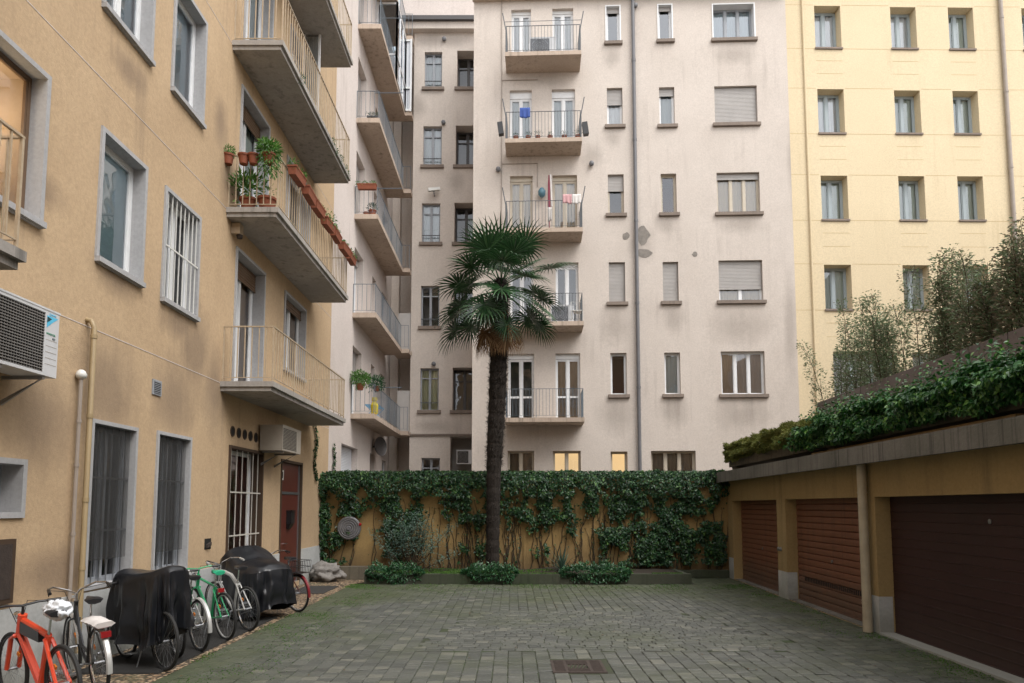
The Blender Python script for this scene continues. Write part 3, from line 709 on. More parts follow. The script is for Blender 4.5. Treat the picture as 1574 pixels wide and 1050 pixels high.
# balcony column
BP = 1.0; bv = []
uB0_ = FM.P(776, 350, BP)[0]; uB1_ = FM.P(896, 350, BP)[0]
for yb, ytop in ((86, 60), (218, 138), (356.5, 270), (500.5, 404), (648.5, 543)):
    v = FM.P(836, yb, BP)[1]; bv.append(v)
bv[0] = bv[1] + (bv[1] - bv[2]) * .985
PB = []
doors = [((786, 817), (851, 884), 14), ((783.5, 818), (849.5, 886), 138), ((784, 819), (850, 888), 270), ((784, 820), (854, 889), 404), ((781, 820.5), (853, 890.5), 543.5)]
for i, v in enumerate(bv):
    PB.append(balcony(bp, FM, uB0_, uB1_, v, BP, th=.15, mat='balcony_pink', rail='rail_dark' if i != 4 else 'rail_grey', sp=.115, r=.007, h=1.0, step=False, top=.012))
    for j in (0, 1):
        a, b_ = doors[i][j]; u0 = FM.P(a, 400)[0]; u1 = FM.P(b_, 400)[0]; vt = FM.P(830, doors[i][2])[1]
        window(bp, FM, (u0, u1, v + .15, vt), depth=.16, lights=2, fm=('white_frame', 'white_frame', 'beige_frame', 'white_frame', 'white_frame')[i],
               box=(.12, .26, .16, .12, .18)[i], panel=(.3, .3, .35, .3, .95)[i] if i != 4 else .0, midrail=.85 if i == 4 else None,
               curtain=('curtain_white', 'curtain_grey', 'curtain_cream', None, None)[i] if not (i == 4 and j == 1) else 'curtain_brown', room='room_wall', name='balcony_door', fw=.06)
bv.insert(0, bv[0] + (bv[0] - bv[1]))
# side posts of two upper railings
for i in (1, 2, 3):
    for uu, s in ((uB0_ + .03, -.12), (uB1_ - .03, .12)):
        m = MB(); m.tube([FM.W(uu, bv[i] + .15, BP - .04), FM.W(uu + (0 if i < 2 else 0), bv[i] + 1.0, BP - .04), FM.W(uu + s, bv[i] + 1.65, BP - .04)], .018, 6)
        m.build('clothes_line_post', 'rail_dark', PB[i - 1])
    if i == 1: m = MB(); m.tube([FM.W(uB0_, bv[i] + 1.32, BP - .04), FM.W(uB1_, bv[i] + 1.32, BP - .04)], .010, 6); m.build('clothes_line', 'rail_dark', PB[0])
# main wall
uM_0 = FM.P(727, 350)[0]; uM_1 = FM.P(1219, 350)[0]
m = MB(); wall_grid(m, FM, uM_0, uM_1, 0, ZP)
m.add([FM.W(uM_0, 0), FM.W(uM_0, ZP), FM.W(uM_0, ZP, -12), FM.W(uM_0, 0, -12)], [(0, 1, 2, 3)])
m.add([FM.W(uM_1, 0), FM.W(uM_1, 0, -12), FM.W(uM_1, ZP, -12), FM.W(uM_1, ZP)], [(0, 1, 2, 3)])
m.add([FM.W(uM_0, ZP), FM.W(uM_1, ZP), FM.W(uM_1, ZP, -12), FM.W(uM_0, ZP, -12)], [(0, 1, 2, 3)])
m.build('wall', 'stucco_pink', bp)
vt_ = FM.P(1000, 2)[1]; m = MB(); m.fbox(FM, uM_0 - .05, uM_1 + .02, vt_ + .15, vt_ + .4, .002, .25); m.build('cornice', 'balcony_pink', bp)
m = MB(); a = FM.P(973.5, 5); c = FM.P(981, 700); uu = (a[0] + c[0]) / 2
m.tube([FM.W(uu, ZP, .10), FM.W(uu, 2.0, .10)], .065, 10)
z = 3.0
while z < ZP: m.tube([FM.W(uu, z, .10), FM.W(uu, z + .09, .10)], .078, 10); z += 3.05
m.build('downpipe', 'pipe_grey', bp, smooth=True)
for (x, y, w_, h_) in ((988, 362, 22, 30), (990, 389, 26, 16), (962, 363, 14, 12), (1068, 391, 9, 8), (884, 91, 8, 7)):
    u, v = FM.P(x, y); s = 1 / 44.; m = MB(); n = 14; rn = random.Random(x)
    pts = [(u + math.cos(t) * w_ * s / 2 * rn.uniform(.75, 1.15), v + math.sin(t) * h_ * s / 2 * rn.uniform(.75, 1.15)) for t in [2 * math.pi * i / n for i in range(n)]]
    m.add([FM.W(p[0], p[1], .006) for p in pts] + [FM.W(p[0], p[1], .0) for p in pts], [tuple(range(n))] + [(i, (i + 1) % n, n + (i + 1) % n, n + i) for i in range(n)])
    m.build('plaster_patch', 'plaster_patch', bp)
# thin pipes by the balconies
m = MB(); u, _ = FM.P(771, 200); m.tube([FM.W(u, bv[5] + .2, .03), FM.W(u, ZP, .03)], .014, 6)
for i in (1, 2):
    u2 = FM.P(826, 200)[0]; v = bv[i] - .28; m.tube([FM.W(u, v, .03), FM.W(u2, v, .03), FM.W(u2, v - (.0 if i == 1 else .9), .03)], .014, 6)
m.build('gas_pipe', 'pipe_taupe', bp)

# recessed part
SRc = (.10, .12, .09, 'sill_brown')
RW = [((652.6, 679.5), 80, 135), ((650.5, 679), 194, 254.5), ((648.5, 676.6), 312.6, 373), ((647, 675.4), 439.4, 502), ((645.7, 674.3), 566, 631), ((647.6, 676), 704, 770)]
for i, ((a, b_), y0, y1) in enumerate(RW):
    o = window(bp, FR, FR.rect(a, b_, y0, y1), depth=.16, lights=2, fm='grey_frame', transom=.42, sill=SRc, curtain='curtain_yellow' if i == 4 else ('curtain_grey' if i in (0, 1, 2) else None),
           glass='glass' if i < 3 else 'glass_dull', fw=.04)
    r = FR.rect(a, b_, y0, y1); s = MB(); s.fbox(FR, r[0] + .01, r[1] - .01, r[2] + .30, r[2] + .335, -.06, -.03); s.build('guard_bar', 'rail_dark', o)
    if i < 5:
        r = FR.rect(a + 50, b_ + 56, y0 - (1 if i else 2), y1)
        window(bp, FR, r, depth=.55, lights=2, fm='gutter_dark', sill=SRc, room='room_wall', glass='glass_dull', fw=.05, transom=.5)
uR0 = FR.P(633.5, 350)[0]; uR1 = FR.P(727, 350)[0] + .3
vR = FR.P(680, 50)[1]; vLedge = FR.P(680, 668)[1]
FR.holes.append((FR.P(692, 700)[0], FR.P(725, 700)[0], .5, vLedge - .08, .9))
m = MB(); wall_grid(m, FR, uR0, uR1, 0, vR)
m.add([FR.W(uR0, 0), FR.W(uR0, vR), FR.W(uR0, vR, -3), FR.W(uR0, 0, -3)], [(0, 1, 2, 3)])
m.build('wall', 'stucco_pink', bp)
m = MB(); a = FR.P(692, 700)[0]; b_ = FR.P(725, 700)[0]; m.fbox(FR, a, b_, .5, vLedge - .08, -.95, -.9); m.build('niche_back', 'room_wall', bp)
m = MB(); m.fbox(FR, uR0 - .03, uR1, vLedge - .05, vLedge + .02, .002, .07); m.build('ledge', 'sill_brown', bp)
m = MB(); m.fbox(FR, uR0 - .7, uR1, vR - .02, vR + .28, -.4, .28); m.build('cornice', 'stucco_pink', bp)
m = MB(); m.fbox(FR, uR0 - .7, uR1, vR + .281, vR + .46, -.4, .42); m.build('roof_gutter', 'gutter_dark', bp)
m = MB(); m.fbox(FR, uR0 - .7, uR1 + .6, vR + .461, vR + 2.4, -2.2, -.45); m.fbox(FR, uR0 - .7, uR1 + .6, vR + 2.41, vR + 2.6, -2.4, -.2, 'gutter_dark'); m.build('attic_wall', 'stucco_cream', bp)
# alcove behind the wing balconies
m = MB(); m.box(XL, uR0 + .3, 28.8, 28.9, 0, vR + .2); m.build('alcove_wall', 'stucco_pink', bp)
m = MB(); p = on_y(609, 480, 28.6); m.box(XL + .02, p.x + .15, 28.35, 28.79, 0, vR); m.build('alcove_pier', 'stucco_pink', bp)

# wing: continues the left wall plane
W1 = 28.8
slabpx = [(534, 633), (536, 474), (539.5, 320), (543, 169), (546, 23)]
WY0, WY1, WD = 21.6, 27.15, .77
wz = [FL.P(x, y)[1] for x, y in slabpx]; wst = (wz[4] - wz[0]) / 4; wz = [wz[0] + i * wst for i in range(6)]
FW = Frame((XL, 0, 0), (0, 1, 0))
for i in range(-1, 6):
    z0 = wz[0] + i * wst; top = 2.15
    A0, A1 = 21.75, 23.05
    if i < 0:
        A0 = FW.P(524, 720)[0]; A1 = FW.P(549, 720)[0]; vt = FW.P(524, 681)[1]
        window(bp, FW, (A0, A1, vt - 2.2, vt), depth=.25, lights=2, shutter=1.0, shm='shutter_white')
        vt2 = FW.P(568, 696)[1]; window(bp, FW, (24.7, 25.45, vt2 - 1.6, vt2), depth=.2, lights=1)
        window(bp, FW, (27.0, 28.0, vt2 - 2, vt2 - .1), depth=.1, lights=1, fm='white_frame', curtain='curtain_white')
        continue
    sh = (.0, .0, .0, 1.0, .55, .3)[i]
    window(bp, FW, (A0, A1, z0, z0 + 2.25), depth=.25, lights=2, fm='white_frame', shutter=(.35, .12, .9, .95, .6, .0)[i], shm='shutter_grey', curtain='curtain_grey' if i < 3 else 'curtain_white', name='balcony_door')
    window(bp, FW, (24.6, 25.3, z0 + .8, z0 + 2.25), depth=.2, lights=1, fm='brown_frame' if i == 0 else 'white_frame')
    window(bp, FW, (26.4, 27.5, z0, z0 + 2.25), depth=.22, lights=2, fm='brown_frame' if i < 2 else 'white_frame', shutter=(0, .3, .4, 0, .2, .2)[i], name='balcony_door')
m = MB(); wall_grid(m, FW, OY + .001, W1, 0, ZP)
m.add([FW.W(OY, ZP), FW.W(W1, ZP), FW.W(W1, ZP, -8), FW.W(OY, ZP, -8)], [(0, 1, 2, 3)])
m.add([FW.W(OY + .001, 0, -8), FW.W(OY + .001, 0), FW.W(OY + .001, ZP), FW.W(OY + .001, ZP, -8)], [(0, 1, 2, 3)])
m.build('wing_wall', 'stucco_cream', bp)
WB = []
for i in range(6):
    z0 = wz[0] + i * wst
    m = MB(); m.fbox(FW, WY0, WY1 + .0, z0 - .16, z0, .001, WD); m.fbox(FW, WY1 - .45, WY1, z0 - .159, z0 - .001, WD + .0005, uR0 - XL)
    o = m.build('balcony', 'balcony_pink', bp); WB.append(o)
    rm = MB(); k = .04
    pts = [FW.W(WY0 + k, 0, .01), FW.W(WY0 + k, 0, WD - k), FW.W(WY1 - .45, 0, WD - k), (uR0 - .02, WY1 - .45, 0)]
    railing(rm, pts, z0, .95, .14, .0055, .011); rm.build('railing', 'rail_grey', o)
# glazed veranda on the highest visible wing balcony
z0 = wz[4]; m = MB(); zt = z0 + wst - .17
yA, yB, xO = 24.6, WY1 - .46, XL + WD + .0
def vframe(m, a, b_, z0, z1, nx, nz, t=.035):
    a = Vector(a); b_ = Vector(b_); d = (b_ - a).normalized(); s = d.cross(Vector((0, 0, 1)))
    for i in range(nx + 1):
        p = a + (b_ - a) * i / nx; m.obox(p + Vector((0, 0, (z0 + z1) / 2)), d * t, s * t, (0, 0, (z1 - z0) / 2))
    for z in nz: m.obox((a + b_) / 2 + Vector((0, 0, z)), d * ((b_ - a).length / 2), s * (t - .003), (0, 0, t))
A, B, C_ = (xO, yA, 0), (xO, yB, 0), (XL + .03, yA, 0)
vframe(m, A, B, z0, zt, 3, (z0 + .05, z0 + 1.0, zt - .06)); vframe(m, C_, A, z0, zt, 1, (z0 + .052, z0 + 1.002, zt - .062)); vframe(m, B, (uR0 - .05, yB, 0), z0, zt, 1, (z0 + .05, z0 + 1.0, zt - .06))
o = m.build('glazed_veranda', 'white_frame', bp)
m = MB(); m.box(xO - .006, xO + .006, yA, yB, z0 + .05, zt); m.box(XL + .03, xO - .01, yA - .005, yA + .005, z0 + .05, zt); m.build('pane', 'glass_sky', o)
m = MB(); m.box(xO + .02, uR0 - .05, yB + .02, yB + .04, z0, zt); m.build('side_panel', 'shutter_white', o)

# ================================================================== YELLOW BUILDING
by = thing('apartment_building', 'smooth pale yellow building with rows of small deep set grey windows on the right', 'building', (15, 25, 0))
FY = Frame((0, 24.0 - .0135 * 9.7, 0), (1, .0135, 0))
ycols = {1: [((1251.7, 1291.7), 9, 76), ((1257, 1297.7), 137, 207), ((1263, 1304), 270, 340), ((1268.8, 1310.4), 407, 478)],
         2: [((1369, 1408.7), 11, 77), ((1376, 1415.7), 139, 207.5), ((1382.7, 1422), 270.7, 340.7), ((1388.5, 1429.7), 407.6, 478.5)],
         3: [((1459, 1497), 11.7, 78), ((1466, 1505), 140, 208), ((1473, 1512.7), 271, 341), ((1480, 1520), 408, 479)]}
yr = {}
for c_, rows in ycols.items():
    us = [FY.rect(a, b_, y0, y1) for (a, b_), y0, y1 in rows]
    u0 = sum(r[0] for r in us) / 4; u1 = sum(r[1] for r in us) / 4
    for j, r in enumerate(us):
        yr[(c_, j)] = (u0, u1, r[2], r[3])
cw_ = yr[(3, 0)][0] - yr[(2, 0)][0]
for j in range(4): yr[(4, j)] = tuple(list(np_) if 0 else np_ for np_ in (yr[(3, j)][0] + cw_ + .6, yr[(3, j)][1] + cw_ + .6, yr[(3, j)][2], yr[(3, j)][3]))
for (c_, j), r in yr.items():
    o = window(by, FY, (r[0], r[1], r[2] + .06, r[3]), depth=.38, lights=2, fm='blue_frame', curtain='curtain_white' if (j, c_) in ((0, 1), (0, 2), (1, 1)) else 'curtain_green', sill=(.03, .06, .05, 'sill_brown'), fw=.07, glass='glass')
st_y = (yr[(1, 0)][2] - yr[(1, 3)][2]) / 3
for c_ in (1, 2, 3):
    r = yr[(c_, 3)]; w_ = 1.3 if c_ == 1 else .4
    window(by, FY, (r[0] + .2, r[1] + .2 + w_, r[2] - st_y + .06, r[3] - st_y + .1), depth=.3, lights=3, fm='blue_frame', curtain='curtain_white', sill=(.03, .06, .05, 'sill_brown'), fw=.06)
    window(by, FY, (r[0], r[1], yr[(c_, 0)][2] + st_y + .06, yr[(c_, 0)][3] + st_y), depth=.38, lights=2, fm='blue_frame', curtain='curtain_green', sill=(.03, .06, .05, 'sill_brown'), fw=.07)
uY0 = FY.P(1209, 350)[0] - .3; uY1 = uY0 + 16; ZY = 22.5
m = MB(); wall_grid(m, FY, uY0, uY1, 0, ZY, side=10); m.add([FY.W(uY0, ZY), FY.W(uY1, ZY), FY.W(uY1, ZY, -10), FY.W(uY0, ZY, -10)], [(0, 1, 2, 3)])
m.build('wall', 'stucco_yellow', by)
plain('groove_shade', (.50, .37, .19), .9, var=.2)
grs = []
for j in range(4): grs += [yr[(1, j)][2] - .0, yr[(1, j)][3] + .0]
uG = FY.P(1243, 300)[0]; uP = FY.P(1545, 165)[0]
segs = [(uG + .06, yr[(1, 0)][0] - .05), (yr[(1, 0)][1] + .05, yr[(2, 0)][0] - .05), (yr[(2, 0)][1] + .05, yr[(3, 0)][0] - .05), (yr[(3, 0)][1] + .05, uP - .1), (uP + .1, yr[(4, 0)][0] - .05)]
def groove_shade(a, b_, v, t=.014):  # darker strips set proud: shade of shallow grooves put into the colour
    m = MB(); m.fbox(FY, a, b_, v, v + t, .0015, .003); m.build('groove_shade', 'groove_shade', by)
for v in grs:
    for a, b_ in segs + [(uY0 + .35, uG - .04)]: groove_shade(a, b_, v + .02)
for c_ in (1, 2, 3):
    for j in range(4):
        for dv in (.45, .95): groove_shade(yr[(c_, j)][0], yr[(c_, j)][1], yr[(c_, j)][2] - dv, .012)
m = MB(); m.tube([FY.W(uG, 0, .05), FY.W(uG, ZY, .05)], .035, 8); m.build('thin_downpipe', 'stucco_yellow', by, smooth=True)
m = MB(); m.tube([FY.W(uP, 0, .09), FY.W(uP, ZY, .09)], .07, 10)
z = 2.6
while z < ZY: m.tube([FY.W(uP, z, .09), FY.W(uP, z + .08, .09)], .082, 10); z += 2.9
m.build('downpipe', 'pipe_taupe', by, smooth=True)

# ================================================================== GARAGE BLOCK (right)
gb = thing('garage_block', 'low ochre garage row with three brown roller doors and a stained concrete eave', 'garage', (6, 10, 0))
FG = Frame((5.10, 0, 0), (-.0381, -1, 0))      # u runs towards the camera, u = -Y/|.|
def gu(Y): return -Y * math.sqrt(1 + .0381 ** 2)
HD = 2.04
segsD = [(14.67, 18.0, 'door_roller_brown'), (10.86, 14.15, 'door_roller_brown'), (4.6, 10.38, 'door_roller_dark')]
for a, b_, mt in segsD: FG.holes.append((gu(b_), gu(a), 0.0, HD, .25))
m = MB(); wall_grid(m, FG, gu(18.45), gu(1.0), 0, 2.6, reveal='garage_ochre')
m.add([FG.W(gu(18.45), 0), FG.W(gu(18.45), 2.6), FG.W(gu(18.45), 2.6, -8), FG.W(gu(18.45), 0, -8)], [(0, 1, 2, 3)])
m.add([FG.W(gu(1), 0), FG.W(gu(1), 0, -8), FG.W(gu(1), 2.6, -8), FG.W(gu(1), 2.6)], [(0, 1, 2, 3)])
m.build('wall', 'garage_ochre', gb)
for k, (a, b_, mt) in enumerate(segsD):
    m = MB(); u0, u1 = gu(b_), gu(a); pit = .118 if k < 2 else .125
    n = int(HD / pit); p = HD / n
    for i in range(n):
        z = .02 + i * p
        pr = [(0, -.250), (.10, -.224), (.5, -.221), (.90, -.224), (1.0, -.250)]
        if k == 2: pr = [(0, -.232), (.03, -.219), (.09, -.219), (.12, -.226), (1.0, -.226)]
        vs = []
        for f, w_ in pr: vs += [FG.W(u0, z + f * p, w_), FG.W(u1, z + f * p, w_)]
        m.add(vs, [(2 * q, 2 * q + 1, 2 * q + 3, 2 * q + 2) for q in range(len(pr) - 1)])
    m.fbox(FG, u0, u1, 0, .03, -.27, -.21)
    o = m.build('roller_door', mt, gb)
    if k == 1:
        m = MB()
        for i in range(34):
            u = u0 + .35 + i * .078
            if u > u1 - .2: break
            m.fbox(FG, u, u + .04, .42, .50, -.2215, -.214)
        m.build('vent_slots', 'dark_hole', o)
    m = MB(); m.lathe(FG.W((u0 + u1) / 2 - (.6 if k == 2 else 0), 1.72 if k == 2 else .9, -.222), [(.03, 0), (.03, .012), (.012, .014)], 10, ax=FG.n); m.build('lock', 'steel_grey', o)
# painted white foot of the pillars
for a, b_ in ((14.14, 14.68), (10.37, 10.87), (18.0, 18.45)):
    m = MB(); m.fbox(FG, gu(b_) + .004, gu(a) - .004, 0, .55, -.2, .004); 
    m.fbox(FG, gu(a) - .006, gu(a) + .0 - .0, 0, .55, -.21, .0042) if 0 else None
    m.build('painted_foot', 'white_plinth', gb)
m = MB(); m.fbox(FG, gu(10.38), gu(4.6), -.02, .025, -.2, .02, ); m.build('threshold', 'white_plinth', gb)
m = MB(); m.fbox(FG, gu(18.0), gu(10.86), -.02, .018, -.2, -.02); m.build('threshold', 'eave_concrete', gb)
m = MB(); m.fbox(FG, gu(18.5), gu(.8), 2.56, 2.80, -8, .30); m.fbox(FG, gu(18.5), gu(.8), 2.53, 2.5595, .22, .30); m.build('eave', 'eave_concrete', gb)
m = MB(); Yp = 10.55; m.tube([FG.W(gu(Yp), 2.56, .10), FG.W(gu(Yp), .35, .10), FG.W(gu(Yp), 0, .10)], [.068, .068, .072], 14)
for z in (.42, 2.1, .46): m.tube([FG.W(gu(Yp), z, .10), FG.W(gu(Yp), z + .02, .10)], .074, 14)
m.build('downpipe', 'pipe_beige', gb, smooth=True)
for dx in (0, .13):
    m = MB(); m.lathe(FG.W(gu(14.47 + dx), 1.0, .0), [(.045, 0), (.045, .02), (.02, .035)], 10, ax=FG.n); m.build('key_switch', 'steel_grey', gb)
# trough over the eave, terrace deck and parapet
FT = Frame((5.12, 0, 0), (-.0381, -1, 0))
tr = MB(); tr.fbox(FT, gu(18.35), gu(1.0), 2.94, 3.36, -.55, -.02); 
tr.fbox(FT, gu(18.35), gu(17.9), 2.80, 2.94, -.5, -.1); tr.fbox(FT, gu(12.3), gu(12.0), 2.80, 2.94, -.5, -.1)
tag(tr.build('planter_trough', 'trough_concrete'), 'long concrete planter trough raised over the garage eave', 'planter')
m = MB(); m.fbox(FT, gu(12.9), gu(7.35), 2.801, 2.9, -.35, -.06); tag(m.build('timber_board', 'wood_warm'), 'pale timber board lying in the gap under the planter trough', 'board')
m = MB(); m.fbox(FG, gu(18.3), gu(1), 2.81, 3.0, -8, -1.0); m.build('terrace_deck', 'eave_concrete', gb)
pf = thing('parapet_fence', 'low taupe panel parapet behind the ivy on the garage roof', 'fence', (6.8, 10, 2.8))
FP = Frame((6.3, 0, 0), (-.0381, -1, 0)); Y = 15.3
i = 0
while Y > 1.5:
    m = MB(); m.fbox(FP, gu(Y) + .012, gu(Y - 1.05) - .012, 3.0, 4.22, -.03, 0); m.build('panel', 'panel_taupe', pf); 
    m = MB(); m.fbox(FP, gu(Y) - .010, gu(Y) + .010, 3.0, 4.21, -.06, -.012); m.build('post', 'gutter_dark', pf); Y -= 1.05
# ================================================================== GARDEN WALL, BED, PLANTS
GY = 18.6
m = MB(); m.box(XL + .002, WX(GY) + .25, GY, GY + .22, 0, 2.68)
o = m.build('garden_wall', 'stucco_ochre'); tag(o, 'ochre rendered courtyard wall half hidden by climbing ivy', 'wall')
m = MB(); m.box(XL + .002, WX(GY) + .25, GY - .04, GY + .26, 2.68, 2.75); m.build('coping', 'eave_concrete', o)
for x_ in (-3.35, .35, 2.6):
    m = MB(); m.box(x_ - .04, x_ + .04, GY - .03, GY - .001, .2, 2.66); m.build('wall_pilaster', 'stucco_ochre', o)
bd = thing('raised_bed', 'mossy raised planting bed with a low concrete kerb along the garden wall', 'planting bed', (1, 17.5, 0))
m = MB(); x0, x1 = -3.62, 4.40
n = 40
for i in range(n):
    a = x0 + (x1 - x0) * i / n; b_ = x0 + (x1 - x0) * (i + 1) / n
    m.box(a + .003, b_, 16.93, 17.12, 0, .24 + .008 * noise.noise((a * 2, 0, 0)))
m.box(x0, x0 + .14, 17.121, GY - .1, 0, .235); m.box(x1 - .14, x1, 17.121, GY - .1, 0, .225); m.box(x1 + .002, 5.78, GY - .22, GY - .002, 0, .20)
m.build('kerb', 'moss_concrete', bd)
m = MB(); nx, ny = 60, 10; vs = []
for j in range(ny + 1):
    for i in range(nx + 1):
        x_ = x0 + .1 + (x1 - x0 - .1) * i / nx; y_ = 17.1 + (GY - 17.1) * j / ny
        vs.append((x_, y_, .19 + .05 * noise.noise((x_ * 1.3, y_ * 1.3, 1)) + .05 * j / ny))
m.add(vs, [(j * (nx + 1) + i, j * (nx + 1) + i + 1, (j + 1) * (nx + 1) + i + 1, (j + 1) * (nx + 1) + i) for j in range(ny) for i in range(nx)])
m.build('earth', 'soil', bd, smooth=True)
m = MB(); m.box(XL + .03, x0 - .003, 17.95, 18.15, 0, .33); m.box(XL + .03, x0 - .003, 18.151, GY - .002, 0, .30)
m.build('side_ledge', 'trough_concrete', bd)
# moss on the bed
m = MB(); rn = random.Random(11)
for i in range(9000):
    x_ = rn.uniform(x0 + .1, 5.6); y_ = 17.0 + rn.random() ** 1.6 * 1.4
    dens = noise.noise((x_ * .9, y_ * 1.5, 5)) + (.5 if -2.2 < x_ < -.3 else 0) - (.15 if x_ > 3 else 0)
    if dens < .02 or x_ > 4.2: continue
    z = .25 if y_ < 17.12 else .235 + .05 * noise.noise((x_ * 1.3, y_ * 1.3, 1)); h = rn.uniform(.02, .05)
    a = rn.uniform(0, 6.28); m.leaf(Vector((x_, y_, z - .01)), Vector((math.cos(a) * .5, math.sin(a) * .5, 1)), Vector((math.sin(a), -math.cos(a), .3)), h, .025)
tag(m.build('moss', 'moss'), 'bright green moss and short grass on the raised bed', 'moss', kind='stuff')
# moss and weeds in the paving joints near the edges
m = MB()
for i in range(26000):
    k = rn.random()
    if k < .45: x_ = -3.95 + abs(rn.gauss(0, .55)); y_ = rn.uniform(6.5, 17)
    elif k < .8: x_ = rn.uniform(-3.9, 5.7); y_ = 16.92 - abs(rn.gauss(0, .9))
    else: y_ = rn.uniform(7, 17); x_ = WX(y_) - .03 - abs(rn.gauss(0, .35))
    if x_ < -3.97 or x_ > WX(y_) - .02: continue
    if noise.noise((x_ * 1.2, y_ * 1.2, 9)) + rn.uniform(-.25, .25) < .08: continue
    a = rn.uniform(0, 6.28); m.leaf(Vector((x_, y_, -.006)), Vector((math.cos(a) * .7, math.sin(a) * .7, .7)), Vector((math.sin(a), -math.cos(a), .3)), rn.uniform(.012, .028), .014)
tag(m.build('weeds', 'moss'), 'tiny moss and weeds growing in the paving joints', 'weeds', kind='stuff')

# ---- ivy on the wall
DM = {500: (.95, .95, .95, .85, .85, .75), 520: (.9, .85, .7, .7, .6, .4), 545: (.9, .8, .5, .2, .1, 0), 560: (.8, .3, .15, 0, 0, 0), 580: (.5, .4, .7, .1, 0, 0),
      605: (.9, .9, .9, .9, .8, .5), 625: (.9, .9, .9, .7, .4, .3), 650: (.6, .4, .4, .3, .1, 0), 670: (.5, .2, .2, .1, .05, 0), 690: (.7, .4, .2, .2, .2, .2),
      715: (.8, .6, .3, .3, .2, .3), 740: (.7, .6, .6, .6, .5, .3), 775: (.8, .6, .4, .4, .3, .3), 800: (.8, .7, .5, .3, .3, .2), 825: (.9, .8, .6, .3, .3, .3),
      845: (.9, .7, .5, .3, .2, .1), 860: (.6, .5, .2, .1, .1, 0), 875: (.9, .9, .5, .1, .1, .1), 895: (.7, .3, .2, .2, .1, .1), 920: (.8, .6, .5, .5, .4, .4),
      945: (.9, .7, .8, .7, .3, .4), 970: (.9, .8, .8, .8, .7, .7), 1000: (.8, .5, .7, .9, .7, .8), 1025: (.9, .9, .9, .9, .85, .7), 1050: (.9, .9, 1, 1, .9, .7),
      1070: (.9, .6, .5, .6, .7, .4), 1085: (.8, .4, .9, .5, .5, .2), 1105: (.7, .5, .9, 1, 1, .6), 1122: (.1, 0, .1, .2, .3, .2), 1140: (0, 0, 0, 0, 0, 0)}
kx = sorted(DM)
def dens(px, py):
    if py < 762: return 1.0
    r = (py - 775) / 19.; r = max(0, min(4.999, r)); j = int(r); f = r - j
    i = 0
    while i < len(kx) - 2 and px > kx[i + 1]: i += 1
    t = max(0, min(1, (px - kx[i]) / (kx[i + 1] - kx[i])))
    a = DM[kx[i]]; b_ = DM[kx[i + 1]]
    va = a[j] * (1 - f) + a[j + 1] * f; vb = b_[j] * (1 - f) + b_[j + 1] * f
    return va * (1 - t) + vb * t
def to_px(p):
    d = Vector(p) - EYE; z = d.dot(FWD); return 787 + FPX * d.x / z, 691 - FPX * d.dot(UP) / z
m = MB(); m2 = MB(); rn = random.Random(5)
def ivyleaf(mb, p, out, L):
    a = rn.gauss(0, .9); dn = Vector((math.sin(a), 0, -math.cos(a)))
    if abs(out.x) > .7: dn = Vector((0, math.sin(a), -math.cos(a)))
    nrm = (out + Vector((rn.gauss(0, .45), rn.gauss(0, .45), rn.gauss(.25, .4)))).normalized()
    d = (dn - nrm * dn.dot(nrm)).normalized(); s = d.cross(nrm)
    W_ = L * rn.uniform(.75, 1.0); c = nrm * .12 * L
    # five-point ivy leaf folded on its midrib
    vs = [p, p + d * L * .15 + s * W_ * .42 + c, p + d * L * .45 + s * W_ * .30 + c * .8, p + d * L, p + d * L * .45 - s * W_ * .30 + c * .8, p + d * L * .15 - s * W_ * .42 + c, p - d * L * .08]
    mb.add(vs, [(6, 1, 2, 3), (6, 3, 4, 5)])
for i in range(92000):
    px = rn.uniform(493, 1135); py = rn.uniform(716, 868)
    d_ = dens(px, py)
    P = on_y(px, py, GY - .05)
    nz = noise.noise((P.x * 2.6, 0, P.z * 2.2)) * .5 + noise.noise((P.x * 7, 3, P.z * 6)) * .35
    top_t = 2.84 + .09 * noise.noise((P.x * 1.7, 0, 7)) + .05 * noise.noise((P.x * 6, 0, 7))
    if P.z > top_t: continue
    if d_ < 1 and d_ < (.76 if py < 810 else .66) + nz * 1.15 + rn.uniform(-.16, .16): continue
    if d_ >= 1 and (rn.random() < .3 or (P.z < 2.35 + .25 * nz and nz > .12)): continue
    th = (.34 if P.z > 2.15 else .10 + .14 * d_) * (1 - 1.3 * nz)
    if P.z > 2.6: th *= 1 - .5 * (P.z - 2.6) / .3
    y_ = GY - .02 - th * rn.random() ** .6
    if P.x < XL + .02: P.x = XL + rn.uniform(.02, .12)
    ivyleaf(m, Vector((P.x, y_, P.z)), Vector((rn.gauss(0, .25), -1, rn.gauss(.1, .25))), rn.choice((rn.uniform(.03, .06), rn.uniform(.045, .10))))
for i in range(3500):    # over the coping
    x_ = rn.uniform(XL + .1, WX(GY)); y_ = rn.uniform(GY - .1, GY + .28); ivyleaf(m, Vector((x_, y_, 2.76 + rn.uniform(0, .1))), Vector((0, -.3, .95)), rn.uniform(.055, .10))
for i in range(420):     # runners climbing the corner of the orange building
    k = rn.choice((0, 0, 1)); z = 2.6 + rn.random() ** 1.3 * (1.6 if k == 0 else 1.1)
    y_ = (17.9 if k == 0 else 19.6) + .25 * noise.noise((0, z * 1.5, k)) - (z - 2.6) * (.22 if k == 0 else 0) + rn.gauss(0, .05)
    ivyleaf(m, Vector((XL + rn.uniform(.02, .06), y_, z)), Vector((1, 0, 0)), rn.uniform(.05, .09))
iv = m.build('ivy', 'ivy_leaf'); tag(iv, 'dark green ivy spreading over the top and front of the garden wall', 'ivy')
m = MB(); m_small = MB()
